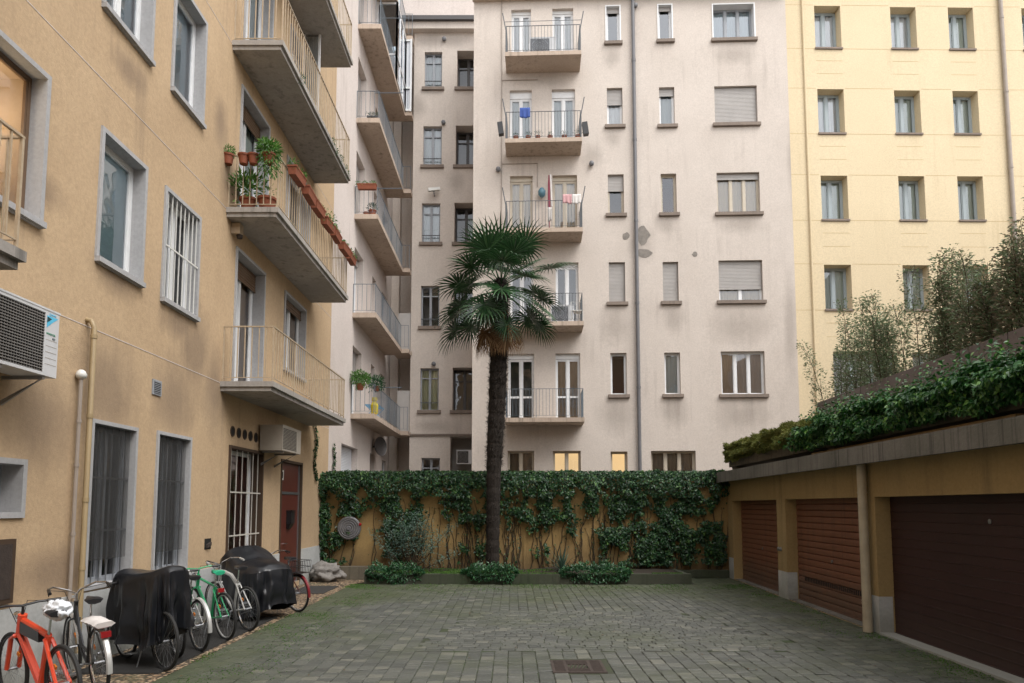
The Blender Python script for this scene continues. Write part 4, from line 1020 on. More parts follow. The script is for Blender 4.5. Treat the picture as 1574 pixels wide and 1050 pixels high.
for i in range(120):
    px = rn.uniform(500, 1118) if i < 70 else rn.choice([rn.uniform(690, 850), rn.uniform(890, 1110)]); x_ = on_y(px, 800, GY).x; z = .22; pts = []
    sl = rn.gauss(0, .10); zt = rn.uniform(1.3, 2.6)
    while z < zt:
        pts.append((x_, GY - .015 - .01 * rn.random(), z)); z += .11; x_ += sl * .11 + rn.gauss(0, .022)
    for q in pts:
        if rn.random() < .5: ivyleaf(m_small, Vector(q) + Vector((rn.gauss(0, .05), -.02, rn.gauss(0, .04))), Vector((0, -1, .2)), rn.uniform(.025, .055))
    if len(pts) > 2: m.tube(pts, [.012 * (1 - .6 * q / len(pts)) for q in range(len(pts))], 4)
m.build('stems', 'vine_stem', iv); m_small.build('young_leaves', 'ivy_leaf', iv)

# ---- ivy and sedum over the planter trough
def trough_x(Y): return WX(Y, 5.12)
m = MB(); m2 = MB(); rn = random.Random(8)
for i in range(60000):
    Y = 6.2 + rn.random() ** .85 * 12.3
    far = (Y - 12.2) / 1.3 + noise.noise((Y * 1.5, 0, 2)) * .9
    sed = far > rn.random()
    amp = .36 if not sed else .26
    a = rn.uniform(-.75, 1.9)           # around the front and top of the trough
    drape = .10 + .30 * max(0, noise.noise((Y * .9, 4, 0)) + .35) * (0 if sed else 1)
    rr_ = (amp + .05 + .22 * noise.noise((Y * 1.6, a * 2, 0)) + .07 * noise.noise((Y * 5, a * 5, 1))) * rn.uniform(.72, 1.0)
    dx = math.cos(a) * rr_; dz = math.sin(a) * rr_ * 1.0
    if dz < 0: dz *= 1 + drape * 3.0
    if Y > 18.2: dx *= max(.1, 1 - (Y - 18.2) / .5)
    zc = 3.32 if sed else 3.20
    x_ = trough_x(Y) + .16 - dx; z = zc + dz * (.72 if dz > 0 else .75)
    if sed and z < 3.06 + .12 * noise.noise((Y * 3, 0, 0)): continue
    if not sed and z < 3.02 - (.22 if 10.3 < Y < 12.2 else .10) * max(0, noise.noise((Y * 1.9, 9, 0)) + .25) : continue
    out = Vector((-math.cos(a), 0, math.sin(a)))
    p = Vector((x_, Y, z))
    if sed:
        d = (out + Vector((rn.gauss(0, .5), rn.gauss(0, .5), rn.gauss(-.2, .5)))).normalized(); m2.leaf(p, d, Vector((rn.gauss(0, 1), rn.gauss(0, 1), 1)), rn.uniform(.04, .08), .014)
        m2.leaf(p, (d + Vector((.2, .3, .1))).normalized(), Vector((1, rn.gauss(0, 1), 1)), rn.uniform(.04, .07), .014)
    else:
        ivyleaf(m, p, (out + Vector((rn.gauss(0, .3), rn.gauss(0, .5), rn.gauss(.1, .3)))).normalized(), rn.uniform(.038, .088))
        if a > .9 and rn.random() < .035:
            q = p.copy(); dd = Vector((rn.gauss(-.4, .4), rn.gauss(0, .5), 1)).normalized()
            for _ in range(rn.randint(3, 6)):
                q = q + dd * .05; ivyleaf(m, q, Vector((rn.gauss(-.4, .5), rn.gauss(0, .5), .8)).normalized(), rn.uniform(.04, .07))
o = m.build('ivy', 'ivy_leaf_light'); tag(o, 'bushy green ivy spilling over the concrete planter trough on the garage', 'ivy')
o = m2.build('sedum', 'sedum_leaf'); tag(o, 'yellowish brown sedum trailing over the far end of the planter trough', 'plant')

# ---- tall thin hedge shrubs behind the parapet
def hedge(Y, x_, h, ns, nl, dry, seed, label, spread=.50):
    rn = random.Random(seed); t = thing('hedge_shrub', label, 'shrub', (x_, Y, 3.0), 'thin shrubs standing behind the taupe parapet')
    st = MB(); lf = MB(); dl = MB()
    for s in range(ns):
        bx = x_ + rn.gauss(0, .10); by_ = Y + rn.uniform(-spread, spread); hh = h * rn.uniform(.72, 1.05); lx = rn.gauss(0, .07); ly = rn.gauss(0, .12)
        pts = []; k = 9
        for q in range(k + 1):
            f = q / k; pts.append(Vector((bx + lx * f * f * 3 + .03 * noise.noise((s, q * .6, seed)), by_ + ly * f * 1.6 + .05 * noise.noise((s + 5, q * .6, seed)), 3.0 + hh * f)))
        st.tube(pts, [.014 * (1 - .75 * q / k) for q in range(k + 1)], 4)
        for q in range(int(2.8 * nl) // ns):
            f = rn.uniform(.22, 1.0); j = min(k - 1, int(f * k)); p = pts[j].lerp(pts[j + 1], f * k - j)
            r_ = (.24 * (1.15 - f * .6)) * (1 + .8 * noise.noise((s * 3, f * 9, seed))) * rn.random() ** .5
            a = rn.uniform(0, 6.28); p = p + Vector((math.cos(a) * r_, math.sin(a) * r_, rn.gauss(0, .04)))
            d = Vector((math.cos(a), math.sin(a), rn.uniform(-.5, .9))).normalized()
            (dl if rn.random() < dry else lf).leaf(p, d, Vector((rn.gauss(0, .6), rn.gauss(0, .6), 1)), rn.uniform(.035, .075), rn.uniform(.022, .036))
            if rn.random() < .02: st.tube([pts[j], p + d * .05], .004, 3)
    st.build('stems', 'vine_stem', t); lf.build('foliage', 'hedge_leaf', t); dl.build('dry_foliage', 'hedge_dry', t)
hl = 'slender small leaved shrub, %s'
hd = [(14.7, 2.5, 5, 1500, .12, 'farthest one at the left end of the row'), (14.3, 2.4, 4, 1000, .15, 'sparse second one from the far end'), (13.65, 2.9, 4, 1000, .12, 'tall wispy third one from the far end'),
      (13.0, 2.65, 5, 1500, .12, 'dense dark one left of the wide gap'), (12.3, 2.7, 5, 1500, .15, 'dense one in front of the hidden wide window'), (11.4, 2.75, 4, 1000, .18, 'leaning airy one beside the gap'),
      (10.75, 2.6, 7, 2600, .3, 'bushy one in the middle of the row'), (10.1, 2.25, 8, 3000, .4, 'bushy half dry one right of the middle'), (9.5, 2.35, 9, 3400, .5, 'dense brownish one under the third window column'),
      (8.9, 2.4, 9, 3400, .5, 'dense greyish one by the far downpipe'), (8.3, 2.4, 9, 3200, .35, 'large green one at the right edge'), (7.6, 2.4, 8, 2600, .3, 'nearest one beyond the right edge')]
for i, (Y, h, ns, nl, dry, lb) in enumerate(hd): hedge(Y, WX(Y, 6.62) , h * 1.15, ns, nl, dry, 40 + i, hl % lb)

# ---- palm
PX = on_y(757, 866, 17.8); BX, BYp = PX.x, 17.8
def palm():
    rn = random.Random(21)
    t = thing('palm_tree', 'tall fan palm with a shaggy dark trunk in front of the ivy wall', 'palm', (BX, BYp, .2))
    key = [(757, 868, .165), (757.5, 830, .17), (758, 780, .175), (759, 720, .19), (762, 660, .215), (765, 600, .225), (766.5, 550, .22), (768, 500, .23), (769, 455, .20), (770, 425, .12)]
    pts = []; rs = []
    for (a, b_, r_) in key: p = on_y(a, b_, BYp); pts.append(p); rs.append(r_)
    pts[0].z = .15
    P2 = []; R2 = []
    for i in range(len(pts) - 1):
        for q in range(8):
            f = q / 8; P2.append(pts[i].lerp(pts[i + 1], f)); R2.append((rs[i] * (1 - f) + rs[i + 1] * f) * (1 + .05 * math.sin((i * 8 + q) * 2.1)))
    tr_ = MB(); tr_.tube(P2, R2, 14)
    z0, z1 = P2[0].z, P2[-1].z
    for i in range(7200):                 # old leaf bases and fibre
        f = rn.random() ** .72; k = min(len(P2) - 2, int(f * (len(P2) - 1))); p = P2[k]; a = rn.uniform(0, 6.28); rad = Vector((math.cos(a), math.sin(a), 0))
        L = rn.uniform(.03, .09) if f < .35 else rn.uniform(.05, .15)
        up = rn.uniform(.2, 1.0) if rn.random() < .6 else rn.uniform(-1.2, -.3)
        d = (rad * (.35 if f < .35 else .6) + Vector((0, 0, up)) + Vector((rn.gauss(0, .2), rn.gauss(0, .2), 0))).normalized()
        tr_.leaf(p + rad * R2[k] * .93 + Vector((0, 0, rn.uniform(-.03, .03))), d, rad, L, rn.uniform(.008, .022))
    tr_.build('trunk', 'bark', t)
    C = on_y(770, 440, BYp)
    def frond(az, el, pl, fr, mat, droop, roll=0, zoff=0):
        m = MB(); b0 = C + Vector((0, 0, zoff)) ; h = Vector((math.cos(az), math.sin(az), 0)); d = (h * math.cos(el) + Vector((0, 0, math.sin(el)))).normalized()
        pts = []; p = b0 + h * .10; sag = 0
        for q in range(8):
            pts.append(p.copy()); p = p + d * (pl / 7); d = (d + Vector((0, 0, -droop * .10))).normalized()
        m.tube(pts, [.016 - .001 * q for q in range(8)], 5)
        hub = pts[-1]; side = d.cross(Vector((0, 0, 1)))
        if side.length < .1: side = Vector((-math.sin(az), math.cos(az), 0))
        side.normalize(); nrm = side.cross(d).normalized()
        Mr = Matrix.Rotation(roll, 3, d); side = Mr @ side; nrm = Mr @ nrm
        ns = 34; A = R(158)
        inner = fr * .42; ring = []
        for q in range(ns + 1):
            a = -A + 2 * A * q / ns; a2 = a + A / ns
            dirq = (d * math.cos(a) + side * math.sin(a)).normalized(); fold = .018 if q % 2 else -.018
            sw_ = dirq.cross(nrm).normalized()
            L = fr * (1 - .20 * (abs(a) / A) ** 2) * rn.uniform(.93, 1.04)
            wmid = 2 * math.sin(A / ns) * inner * .52
            P = []; cur = hub.copy(); dd = (dirq + nrm * .10).normalized()
            segs = 6; ws = [.006, wmid * .62, wmid * 1.0, wmid * .85, wmid * .6, wmid * .35, .002]
            g_ = droop if mat != 'palm_dead' else 1.5
            for s in range(segs + 1):
                P.append((cur + nrm * fold * (1 if s in (1, 2, 3) else .3), ws[s])); cur = cur + dd * (L / segs)
                if s >= 2: dd = (dd + Vector((0, 0, -(.06 + .10 * g_) * (s - 1) * (.6 + .8 * rn.random())))).normalized()
                elif mat == 'palm_dead': dd = (dd + Vector((0, 0, -.35))).normalized()
            vs = []
            for pp, w_ in P: vs += [pp - sw_ * w_, pp + nrm * w_ * .35, pp + sw_ * w_]
            fs = []
            for s in range(segs): fs += [(3 * s, 3 * s + 1, 3 * s + 4, 3 * s + 3), (3 * s + 1, 3 * s + 2, 3 * s + 5, 3 * s + 4)]
            m.add(vs, fs)
        m.build('frond', mat, t)
    n = 31; ga = 2.399963
    for i in range(n):
        f = i / (n - 1); el = R(74 - 100 * f ** .9); az = i * ga + rn.uniform(-.2, .2)
        frond(az, el, rn.uniform(.85, 1.5) * (1 if f > .3 else .85), rn.uniform(.68, .98), 'palm_leaf', .15 + .75 * f, rn.uniform(-.4, .4), .25 * (1 - f) - .25 * f)
    for az, el, pl, fr, rl in ((2.7, -.62, 1.15, .72, .2), (3.05, -.25, 1.15, .72, -.2), (.15, -.55, 1.0, .75, .1), (-.35, -.38, .95, .78, 0), (-1.9, -.75, .85, .6, 0), (3.6, -.95, .9, .6, .3), (-1.2, -1.15, 1.0, .55, 0)):
        frond(az, el, pl, fr, 'palm_leaf', .7, rl, -.2)
    for az, el in ((3.4, -1.0), (4.1, -1.15), (4.7, -1.25), (5.1, -1.15), (5.7, -1.0), (3.8, -.95)):
        frond(az, el, rn.uniform(.85, 1.1), rn.uniform(.5, .68), 'palm_dead', 1.2, rn.uniform(-.3, .3), -.55)
palm()

# ---- shrub, spiky plant, ground cover clumps
def shrub(px, py, w_, h, label):
    rn = random.Random(31); b0 = on_y(px, py, 18.0); b0.z = .22; t = thing('shrub', label, 'shrub', b0)
    st = MB(); lf = MB()
    for s in range(26):
        a = rn.gauss(0, .75); L = h * rn.uniform(.75, 1.08); d = Vector((math.sin(a), rn.uniform(-.45, .1), math.cos(a) * 1.1)).normalized()
        pts = [b0 + Vector((rn.gauss(0, .06), 0, 0))]
        for q in range(7): pts.append(pts[-1] + d * L / 7); d = (d + Vector((rn.gauss(0, .12), rn.gauss(0, .08), .07))).normalized()
        for p in pts: p.y = min(p.y, GY - .1)
        st.tube(pts, [.013 * (1 - .1 * q) for q in range(8)], 4)
        for q in range(120):
            f = rn.uniform(.42, 1.08); j = min(6, int(f * 7)); p = pts[j].lerp(pts[j + 1], f * 7 - j) + Vector((rn.gauss(0, .075), rn.gauss(0, .075), rn.gauss(0, .06)))
            p.y = min(p.y, GY - .05)
            dd = Vector((rn.gauss(0, 1), rn.gauss(-.3, .8), rn.gauss(.2, .7))).normalized(); lf.leaf(p, dd, Vector((0, -.5, 1)), rn.uniform(.05, .09), .022)
    st.build('stems', 'vine_stem', t); lf.build('foliage', 'shrub_leaf', t)
shrub(632, 866, 1.5, 1.42, 'grey green bushy shrub with bare fanned stems in the bed left of the palm')
def spiky(px, py):
    rn = random.Random(41); b0 = on_y(px, py, 17.9); b0.z = .22; t = MB()
    for i in range(46):
        a = rn.uniform(0, 6.28); el = rn.uniform(.25, 1.5); L = rn.uniform(.45, .75); d = Vector((math.cos(a) * math.cos(el), math.sin(a) * math.cos(el), math.sin(el))); s = d.cross(Vector((0, 0, 1))).normalized()
        p = b0.copy(); vs = []
        for q in range(6):
            w_ = .022 * (1 - (q / 5) ** 2) + .001; vs += [p - s * w_, p + s * w_]; p = p + d * L / 5; d = (d + Vector((0, 0, -.13))).normalized()
        t.add(vs, [(2 * q, 2 * q + 1, 2 * q + 3, 2 * q + 2) for q in range(5)])
    tag(t.build('spiky_plant', 'shrub_leaf'), 'small spiky plant with narrow arching leaves in the bed right of the palm', 'plant')
spiky(864, 866)
def clump(x0, x1, label, seed):
    rn = random.Random(seed); a = on_y(x0, 880, 17).x; b_ = on_y(x1, 880, 17).x; m = MB()
    for i in range(int((b_ - a) * 1500)):
        x_ = rn.uniform(a, b_); e_ = min(x_ - a, b_ - x_) / .25; e_ = max(0, min(1, e_)) ** .5
        q = rn.uniform(-.8, 2.6); rr_ = (.20 + .20 * noise.noise((x_ * 3.1, q * 1.2, seed)) + .08 * noise.noise((x_ * 11, q * 4, seed))) * e_ * rn.uniform(.45, 1.05)
        y_ = 17.03 - math.cos(q) * rr_ * 1.1; z = .24 + math.sin(q) * rr_ * (1.0 if q > 0 else 1.25)
        if z < .01: continue
        out = Vector((rn.gauss(0, .3), -math.cos(q), math.sin(q))); d = (out + Vector((rn.gauss(0, .6), rn.gauss(0, .5), rn.gauss(-.1, .5)))).normalized()
        m.leaf(Vector((x_, y_, z)), d, Vector((rn.gauss(0, .4), -.4, 1)), rn.uniform(.03, .085), rn.uniform(.025, .045))
    tag(m.build('ground_cover', 'cover_leaf'), label, 'plant', 'leafy clumps hanging over the bed kerb')
clump(562, 652, 'leafy green clump over the left end of the bed kerb', 1)
clump(708, 797, 'leafy green clump over the kerb at the foot of the palm', 2)
clump(860, 970, 'leafy green clump over the kerb right of the palm', 3)
# fallen leaves
m = MB(); rn = random.Random(51)
for i in range(260):
    x_ = rn.uniform(-4.9, 5.2); y_ = rn.uniform(6.5, 16.8)
    if rn.random() < .5: x_ = rn.uniform(-5, -3.7)
    a = rn.uniform(0, 6.28); m.leaf(Vector((x_, y_, .004)), Vector((math.cos(a), math.sin(a), .15)), Vector((0, 0, 1)), rn.uniform(.02, .05), .02)
tag(m.build('fallen_leaves', 'palm_dead'), 'small brown leaves scattered over the ground', 'leaves', kind='stuff')
# ================================================================== BICYCLES
Z = Vector((0, 0, 1))
def bike(label, rear, head, color, style='diamond', lean=0, saddle='black_metal', guards=None, carrier=False, basket=False, bars='flat', light='reflector_red', bag=False, rim='chrome', R_=.34, grips='black_metal', sturdy=1.0, group='bicycles parked against the left building'):
    t = thing('bicycle', label, 'bicycle', (0, 0, 0), group)
    ra = Vector((-.50, 0, R_)); fa = Vector((.55, 0, R_)); bb = Vector((-.07, 0, .27)); sc = Vector((-.22, 0, .74)); ht = Vector((.33, 0, .86)); hb = Vector((.37, 0, .70)); st = Vector((-.27, 0, .92))
    f = MB(); r = .016 * sturdy
    if style == 'diamond':
        f.tube([sc, ht - Vector((0, 0, .03))], r * .95); f.tube([bb, hb], r * 1.2); f.tube([bb, sc], r)
    elif style == 'step':
        f.tube([bb + Vector((-.05, 0, .12)), Vector((.1, 0, .42)), Vector((.25, 0, .62)), ht - Vector((0, 0, .03))], r); f.tube([bb, Vector((.12, 0, .36)), hb], r * 1.1); f.tube([bb, sc], r)
    else:
        f.tube([sc + Vector((-.02, 0, -.08)), Vector((-.02, 0, .82)), Vector((.2, 0, .86)), ht], r * 1.5); f.tube([bb, Vector((.15, 0, .45)), hb], r * 1.2); f.tube([bb, sc], r)
    f.tube([hb + Vector((.012, 0, -.03)), ht + Vector((-.01, 0, .02))], r * 1.35)
    for s in (-1, 1):
        o_ = Vector((0, .055 * s, 0)); q = Vector((0, .028 * s, 0))
        f.tube([ra + o_, bb + q], r * .62, 6); f.tube([ra + o_, sc + q + Vector((.01, 0, -.03))], r * .55, 6)
        f.tube([fa + Vector((0, .05 * s, 0)), fa + Vector((-.10, .05 * s, .30)), hb + Vector((.012, .045 * s, -.02)), hb + Vector((.012, 0, -.01))], r * .7, 6)
    f.build('frame', color, t, smooth=True)
    for ax, nm in ((ra, 'rear'), (fa, 'front')):
        w = MB(); w.torus(ax, (0, 1, 0), R_ - .018, .019, 36, 8); w = w.build('wheel', 'tyre', t, smooth=True)
        m = MB(); m.torus(ax, (0, 1, 0), R_ - .042, .011, 36, 6); m.build('rim', rim, w, smooth=True)
        m = MB(); m.lathe(ax + Vector((0, -.045, 0)), [(.016, 0), (.016, .09)], 8, ax=(0, 1, 0))
        for k in range(28):
            a = 2 * math.pi * k / 28; s = 1 if k % 2 else -1
            m.tube([ax + Vector((.016 * math.cos(a + .6 * s), .03 * s, .016 * math.sin(a + .6 * s))), ax + Vector((math.cos(a), 0, math.sin(a))) * (R_ - .045)], .0013, 3, cap=False)
        m.build('spokes', 'steel_grey', w)
        if nm == 'front' or True:
            m = MB(); a = .7 if nm == 'rear' else 2.3; m.obox(ax + Vector((math.cos(a), 0, math.sin(a))) * .2, (.025, 0, .01), (0, .006, 0), (-.006, 0, .015)); m.build('spoke_reflector', 'reflector_amber', w)
    m = MB(); m.lathe(bb + Vector((0, -.052, 0)), [(.095, 0), (.095, .004)], 22, ax=(0, 1, 0)); m.tube([bb + Vector((0, -.07, 0)), bb + Vector((0, .07, 0))], .012)
    for s in (-1, 1):
        e = bb + Vector((.12 * s, .075 * s, -.11 * s)); m.tube([bb + Vector((0, .065 * s, 0)), e], .009, 6); m.obox(e + Vector((0, .055 * s, 0)), (.045, 0, 0), (0, .045, 0), (0, 0, .010))
    for s in (-1, 1): m.tube([bb + Vector((0, -.05, .085 * s)), ra + Vector((0, -.05, .035 * s))], .004, 4)
    m.build('crankset', 'steel_grey', t, smooth=True)
    m = MB(); m.tube([sc, st + Vector((.0, 0, 0))], .012); m.build('seat_post', 'chrome', t, smooth=True)
    m = MB()
    prof = [(-.13, .075, .0), (-.11, .085, .018), (-.05, .075, .022), (.02, .04, .018), (.09, .024, .014), (.13, .015, .006)]
    vs = []
    for x_, hw, up in prof:
        for q in range(8):
            a = 2 * math.pi * q / 8; vs.append(st + Vector((x_, math.cos(a) * hw, .03 + up * .6 + math.sin(a) * (.022 if math.sin(a) > 0 else .035) )))
    k = len(prof); m.add(vs, [(i * 8 + j, i * 8 + (j + 1) % 8, (i + 1) * 8 + (j + 1) % 8, (i + 1) * 8 + j) for i in range(k - 1) for j in range(8)] + [tuple(range(7, -1, -1)), tuple((k - 1) * 8 + j for j in range(8))])
    m.build('saddle', saddle, t, smooth=True)
    m = MB(); top = ht + Vector((-.02, 0, .10)); m.tube([ht, top], .013)
    if bars == 'flat':
        m.tube([top + Vector((-.03, -.30, .02)), top + Vector((.02, -.14, .02)), top + Vector((.03, 0, 0)), top + Vector((.02, .14, .02)), top + Vector((-.03, .30, .02))], .012)
        gp = [(top + Vector((-.012, s * .20, .02)), top + Vector((-.032, s * .31, .02))) for s in (-1, 1)]
    else:
        for s in (-1, 1): m.tube([top, top + Vector((.07, .05 * s, .03)), top + Vector((.06, .20 * s, .09)), top + Vector((-.06, .27 * s, .09)), top + Vector((-.20, .28 * s, .06))], .011)
        gp = [(top + Vector((-.10, s * .273, .082)), top + Vector((-.21, s * .281, .058))) for s in (-1, 1)]
    h = m.build('handlebar', 'chrome' if bars != 'flat' else ('black_metal' if color == 'paint_orange' else color), t, smooth=True)
    for a, b_ in gp:
        m = MB(); m.tube([a, b_], .017); m.build('grip', grips, h, smooth=True)
    m = MB()
    for s in (-1, 1): m.tube([gp[0 if s < 0 else 1][0] + Vector((.03, 0, -.01)), gp[0 if s < 0 else 1][1] + Vector((.06, 0, -.03))], .006, 5)
    m.tube([gp[0][0], top + Vector((.12, -.08, .03)), top + Vector((.08, -.02, -.16)), hb + Vector((.04, 0, 0))], .0035, 5); m.tube([gp[1][0], top + Vector((.13, .08, .02)), top + Vector((.08, .02, -.18)), bb + Vector((.1, 0, .1))], .0035, 5)
    m.build('brake_cables', 'black_metal', t)
    if guards:
        for ax, a0, a1 in ((ra, .25, 2.5), (fa, .9, 2.9)):
            m = MB(); n = 16; vs = []
            for q in range(n + 1):
                a = a0 + (a1 - a0) * q / n
                if ax is ra: a = math.pi - a + .0; a = (math.pi + .15) - (a0 + (a1 - a0) * q / n) + .25
                c = Vector((math.cos(a), 0, math.sin(a)))
                for (dy, dr) in ((-.028, .008), (-.016, .022), (.016, .022), (.028, .008)): vs.append(ax + c * (R_ + dr) + Vector((0, dy, 0)))
            m.add(vs, [(4 * q + j, 4 * q + j + 1, 4 * q + j + 5, 4 * q + j + 4) for q in range(n) for j in range(3)])
            m.build('mudguard', guards, t, smooth=True)
    if carrier:
        m = MB(); z = .72
        for s in (-1, 0, 1): m.tube([(-.28, .06 * s, z), (-.72, .06 * s, z)], .006, 5)
        for x_ in (-.32, -.52, -.71): m.tube([(x_, -.065, z), (x_, .065, z)], .006, 5)
        for s in (-1, 1): m.tube([(-.66, .065 * s, z), (-.5, .07 * s, R_)], .006, 5)
        m.build('carrier', 'steel_grey', t, smooth=True)
        if carrier == 'wrapped':
            m = MB(); n = 14; vs = []
            rn = random.Random(2)
            for q in range(n + 1):
                x_ = -.28 - .46 * q / n
                for k_ in range(8):
                    a = 2 * math.pi * k_ / 8; vs.append(Vector((x_ + rn.uniform(-.01, .01), math.cos(a) * (.09 + rn.uniform(-.012, .012)), z + .03 + math.sin(a) * (.035 + rn.uniform(-.01, .01)))))
            m.add(vs, [(i * 8 + j, i * 8 + (j + 1) % 8, (i + 1) * 8 + (j + 1) % 8, (i + 1) * 8 + j) for i in range(n) for j in range(8)] + [tuple(range(8)), tuple(n * 8 + j for j in range(7, -1, -1))])
            m.build('wrapping', 'cloth_white', t, smooth=True)
    m = MB(); zx = (-.76, .62) if guards else (-.56, .72)
    if light: m.obox((zx[0] if carrier else -.40, 0, .66 if carrier else .70), (.022, 0, 0), (0, .045, 0), (0, 0, .028)); m.build('rear_light', light, t)
    m = MB(); m.lathe(ht + Vector((.05, 0, .0)), [(.012, 0), (.035, .03), (.038, .06), (.03, .066)], 12, ax=(1, 0, .1)); m.build('headlight', 'chrome', t, smooth=True)
    m = MB(); m.tube([bb + Vector((0, .05, 0)), Vector((-.10, .14, .01))], .008, 5); m.build('kickstand', 'steel_grey', t)
    if basket:
        for (xc, zc) in ((-.58, .82),) if basket == 'rear' else ((.60, .86),):
            m = MB()
            for zz, k_ in ((zc - .11, .85), (zc, .93), (zc + .11, 1.0)):
                m.tube([(xc - .17 * k_, -.13 * k_, zz), (xc + .17 * k_, -.13 * k_, zz), (xc + .17 * k_, .13 * k_, zz), (xc - .17 * k_, .13 * k_, zz)], .005, 4, closed=True)
            for q in range(28):
                s = q / 28 * 4; e = int(s); g_ = s - e; C4 = [(-1, -1), (1, -1), (1, 1), (-1, 1)]; a = C4[e]; b_ = C4[(e + 1) % 4]; cx = a[0] * (1 - g_) + b_[0] * g_; cy = a[1] * (1 - g_) + b_[1] * g_
                m.tube([(xc + cx * .17 * .85, cy * .13 * .85, zc - .11), (xc + cx * .17, cy * .13, zc + .11)], .004, 4)
            m.box(xc - .14, xc + .14, -.11, .11, zc - .112, zc - .104); m.build('basket', 'black_metal', t)
    t.location = Vector((rear[0], rear[1], 0)) ; hv = Vector((head[0], head[1], 0)).normalized()
    t.location = Vector((rear[0] + hv.x * .5, rear[1] + hv.y * .5, .0)); t.rotation_euler = (R(lean), 0, math.atan2(hv.y, hv.x))
    return t
H = (-.74, .67)
b1 = bike('bright orange bicycle with a white plastic bag over its saddle, nearest the camera', (-3.93, 6.16), (-.83, .56), 'paint_orange', sturdy=1.9, lean=-3, light=None, rim='black_metal', R_=.345)
m = MB(); m.obox((.12, 0, .74), (.20, 0, .02), (0, .028, 0), (0, 0, .055)); m.build('frame_bag', 'tarp_black', b1)
b2 = bike('black roadster bicycle with swept chrome handlebar and white wrapped carrier', (-4.10, 6.98), (-.71, .71), 'paint_black', style='step', guards='paint_silver', carrier='wrapped', bars='swept', lean=-4, R_=.35)
b3 = bike('bicycle almost hidden under the first black tarp with its rear wheel sticking out', (-4.02, 8.09), (-.78, .62), 'paint_black', lean=-2, light=None)
b4 = bike('black bicycle half hidden behind the first black tarp, beside the white framed one', (-4.22, 8.80), (-.66, .75), 'paint_black', lean=-2)
b5 = bike('white framed bicycle with amber reflectors beside the green bicycle', (-4.10, 9.15), (-.72, .69), 'paint_silver', guards='paint_silver', lean=-3, carrier=False, light=None)
b6 = bike('green bicycle with a green saddle and thick black tyres', (-4.07, 9.9), (-.74, .67), 'paint_green', saddle='seat_green', lean=-4, sturdy=1.2, rim='paint_silver')
b7 = bike('silver city bicycle with a thick arched frame tube beside the second tarp', (-4.02, 10.62), (-.76, .65), 'paint_silver', style='arch', bars='swept', lean=-4, sturdy=1.25, grips='paint_silver', light=None)
b8 = bike('dark red bicycle with a black rear basket half hidden by the second tarp', (-3.86, 12.5), (-.80, .6), 'paint_darkred', guards='paint_darkred', basket='rear', bars='swept', lean=-3, rim='paint_silver', light=None)

def blob(name, c, r, mat, label, cat, seed, squash=(1, 1, 1), rough=.25, n=3, group=None, fr=1.5):
    import bmesh
    me = bpy.data.meshes.new(name); bm = bmesh.new(); bmesh.ops.create_icosphere(bm, subdivisions=n, radius=1)
    for v in bm.verts:
        d = v.co.copy(); k = 1 + rough * noise.noise(d * fr + Vector((seed, 0, 0))) + rough * .5 * noise.noise(d * fr * 3 + Vector((0, seed, 0)))
        v.co = Vector((d.x * squash[0], d.y * squash[1], d.z * squash[2])) * r * k
    bm.to_mesh(me); bm.free(); me.materials.append(MATS[mat]); me.polygons.foreach_set('use_smooth', [True] * len(me.polygons))
    o = bpy.data.objects.new(name, me); COL.objects.link(o); o.location = c; WLOC[o] = Vector(c); return tag(o, label, cat, group)
hv = Vector((-.83, .56, 0)); sp_ = Vector((-3.93, 6.16, .945)) + hv * .22
o = blob('plastic_bag', sp_ + Vector((0, 0, .02)), .13, 'plastic_bag', 'white plastic bag pulled over the saddle of the orange bicycle', 'bag', 3, (1.0, .75, .62), .38, 4, fr=2.6)
o.rotation_euler = (0, R(-6), math.atan2(.56, -.83))

def tarp(name, c, d, L, W_, topf, hem, label, seed, group='black bicycle covers'):
    """draped cover: top surface carried by saddle and handlebars, folds falling to an uneven hem"""
    d = Vector((d[0], d[1], 0)).normalized(); p = Vector((-d.y, d.x, 0)); c = Vector((c[0], c[1], 0))
    na, nt_, nf = 150, 16, 34; vs = []; idx = {}
    def foot(a, k):
        ca, sa = math.cos(a), math.sin(a); e = .62
        return (math.copysign(abs(ca) ** e, ca) * L * k, math.copysign(abs(sa) ** e, sa) * W_ * k)
    for r in range(nt_ + nf + 1):
        for i in range(na):
            a = 2 * math.pi * i / na
            if r <= nt_:
                k = r / nt_; s, t = foot(a, k * .97); z = topf(s / L, t / W_) + .012 * noise.noise((s * 7, t * 7, seed))
                if k > .85: z -= ((k - .85) / .15) ** 2 * .05
            else:
                q = (r - nt_) / nf; s, t = foot(a, 1); zt = topf(s / L * .97, t / W_ * .97) - .05
                zh = hem(a); z = zt + (zh - zt) * q
                fold = (math.sin(a * 9 + seed + 2.2 * noise.noise((a * 2, q * 1.2, seed))) * .5 + math.sin(a * 29 + seed * 2 + 2 * noise.noise((a * 3, q, seed))) * .28 + noise.noise((a * 4, q * 3, seed)) * .9)
                amp = .010 + .075 * q ** .7
                k = 1 + .02 * math.sin(q * 3.1); o_ = Vector((math.cos(a) , math.sin(a))).normalized()
                s = s * k + o_.x * (fold * amp + .02 * q); t = t * k + o_.y * (fold * amp + .02 * q)
            vs.append(c + d * s + p * t + Vector((0, 0, z)))
    fs = [(r * na + i, r * na + (i + 1) % na, (r + 1) * na + (i + 1) % na, (r + 1) * na + i) for r in range(nt_ + nf) for i in range(na)]
    m = MB(); m.add(vs, fs); o = m.build(name, 'tarp_black', None, smooth=True)
    me = o.data; me.polygons.foreach_set('use_smooth', [True] * len(me.polygons))
    return tag(o, label, 'cover', group)
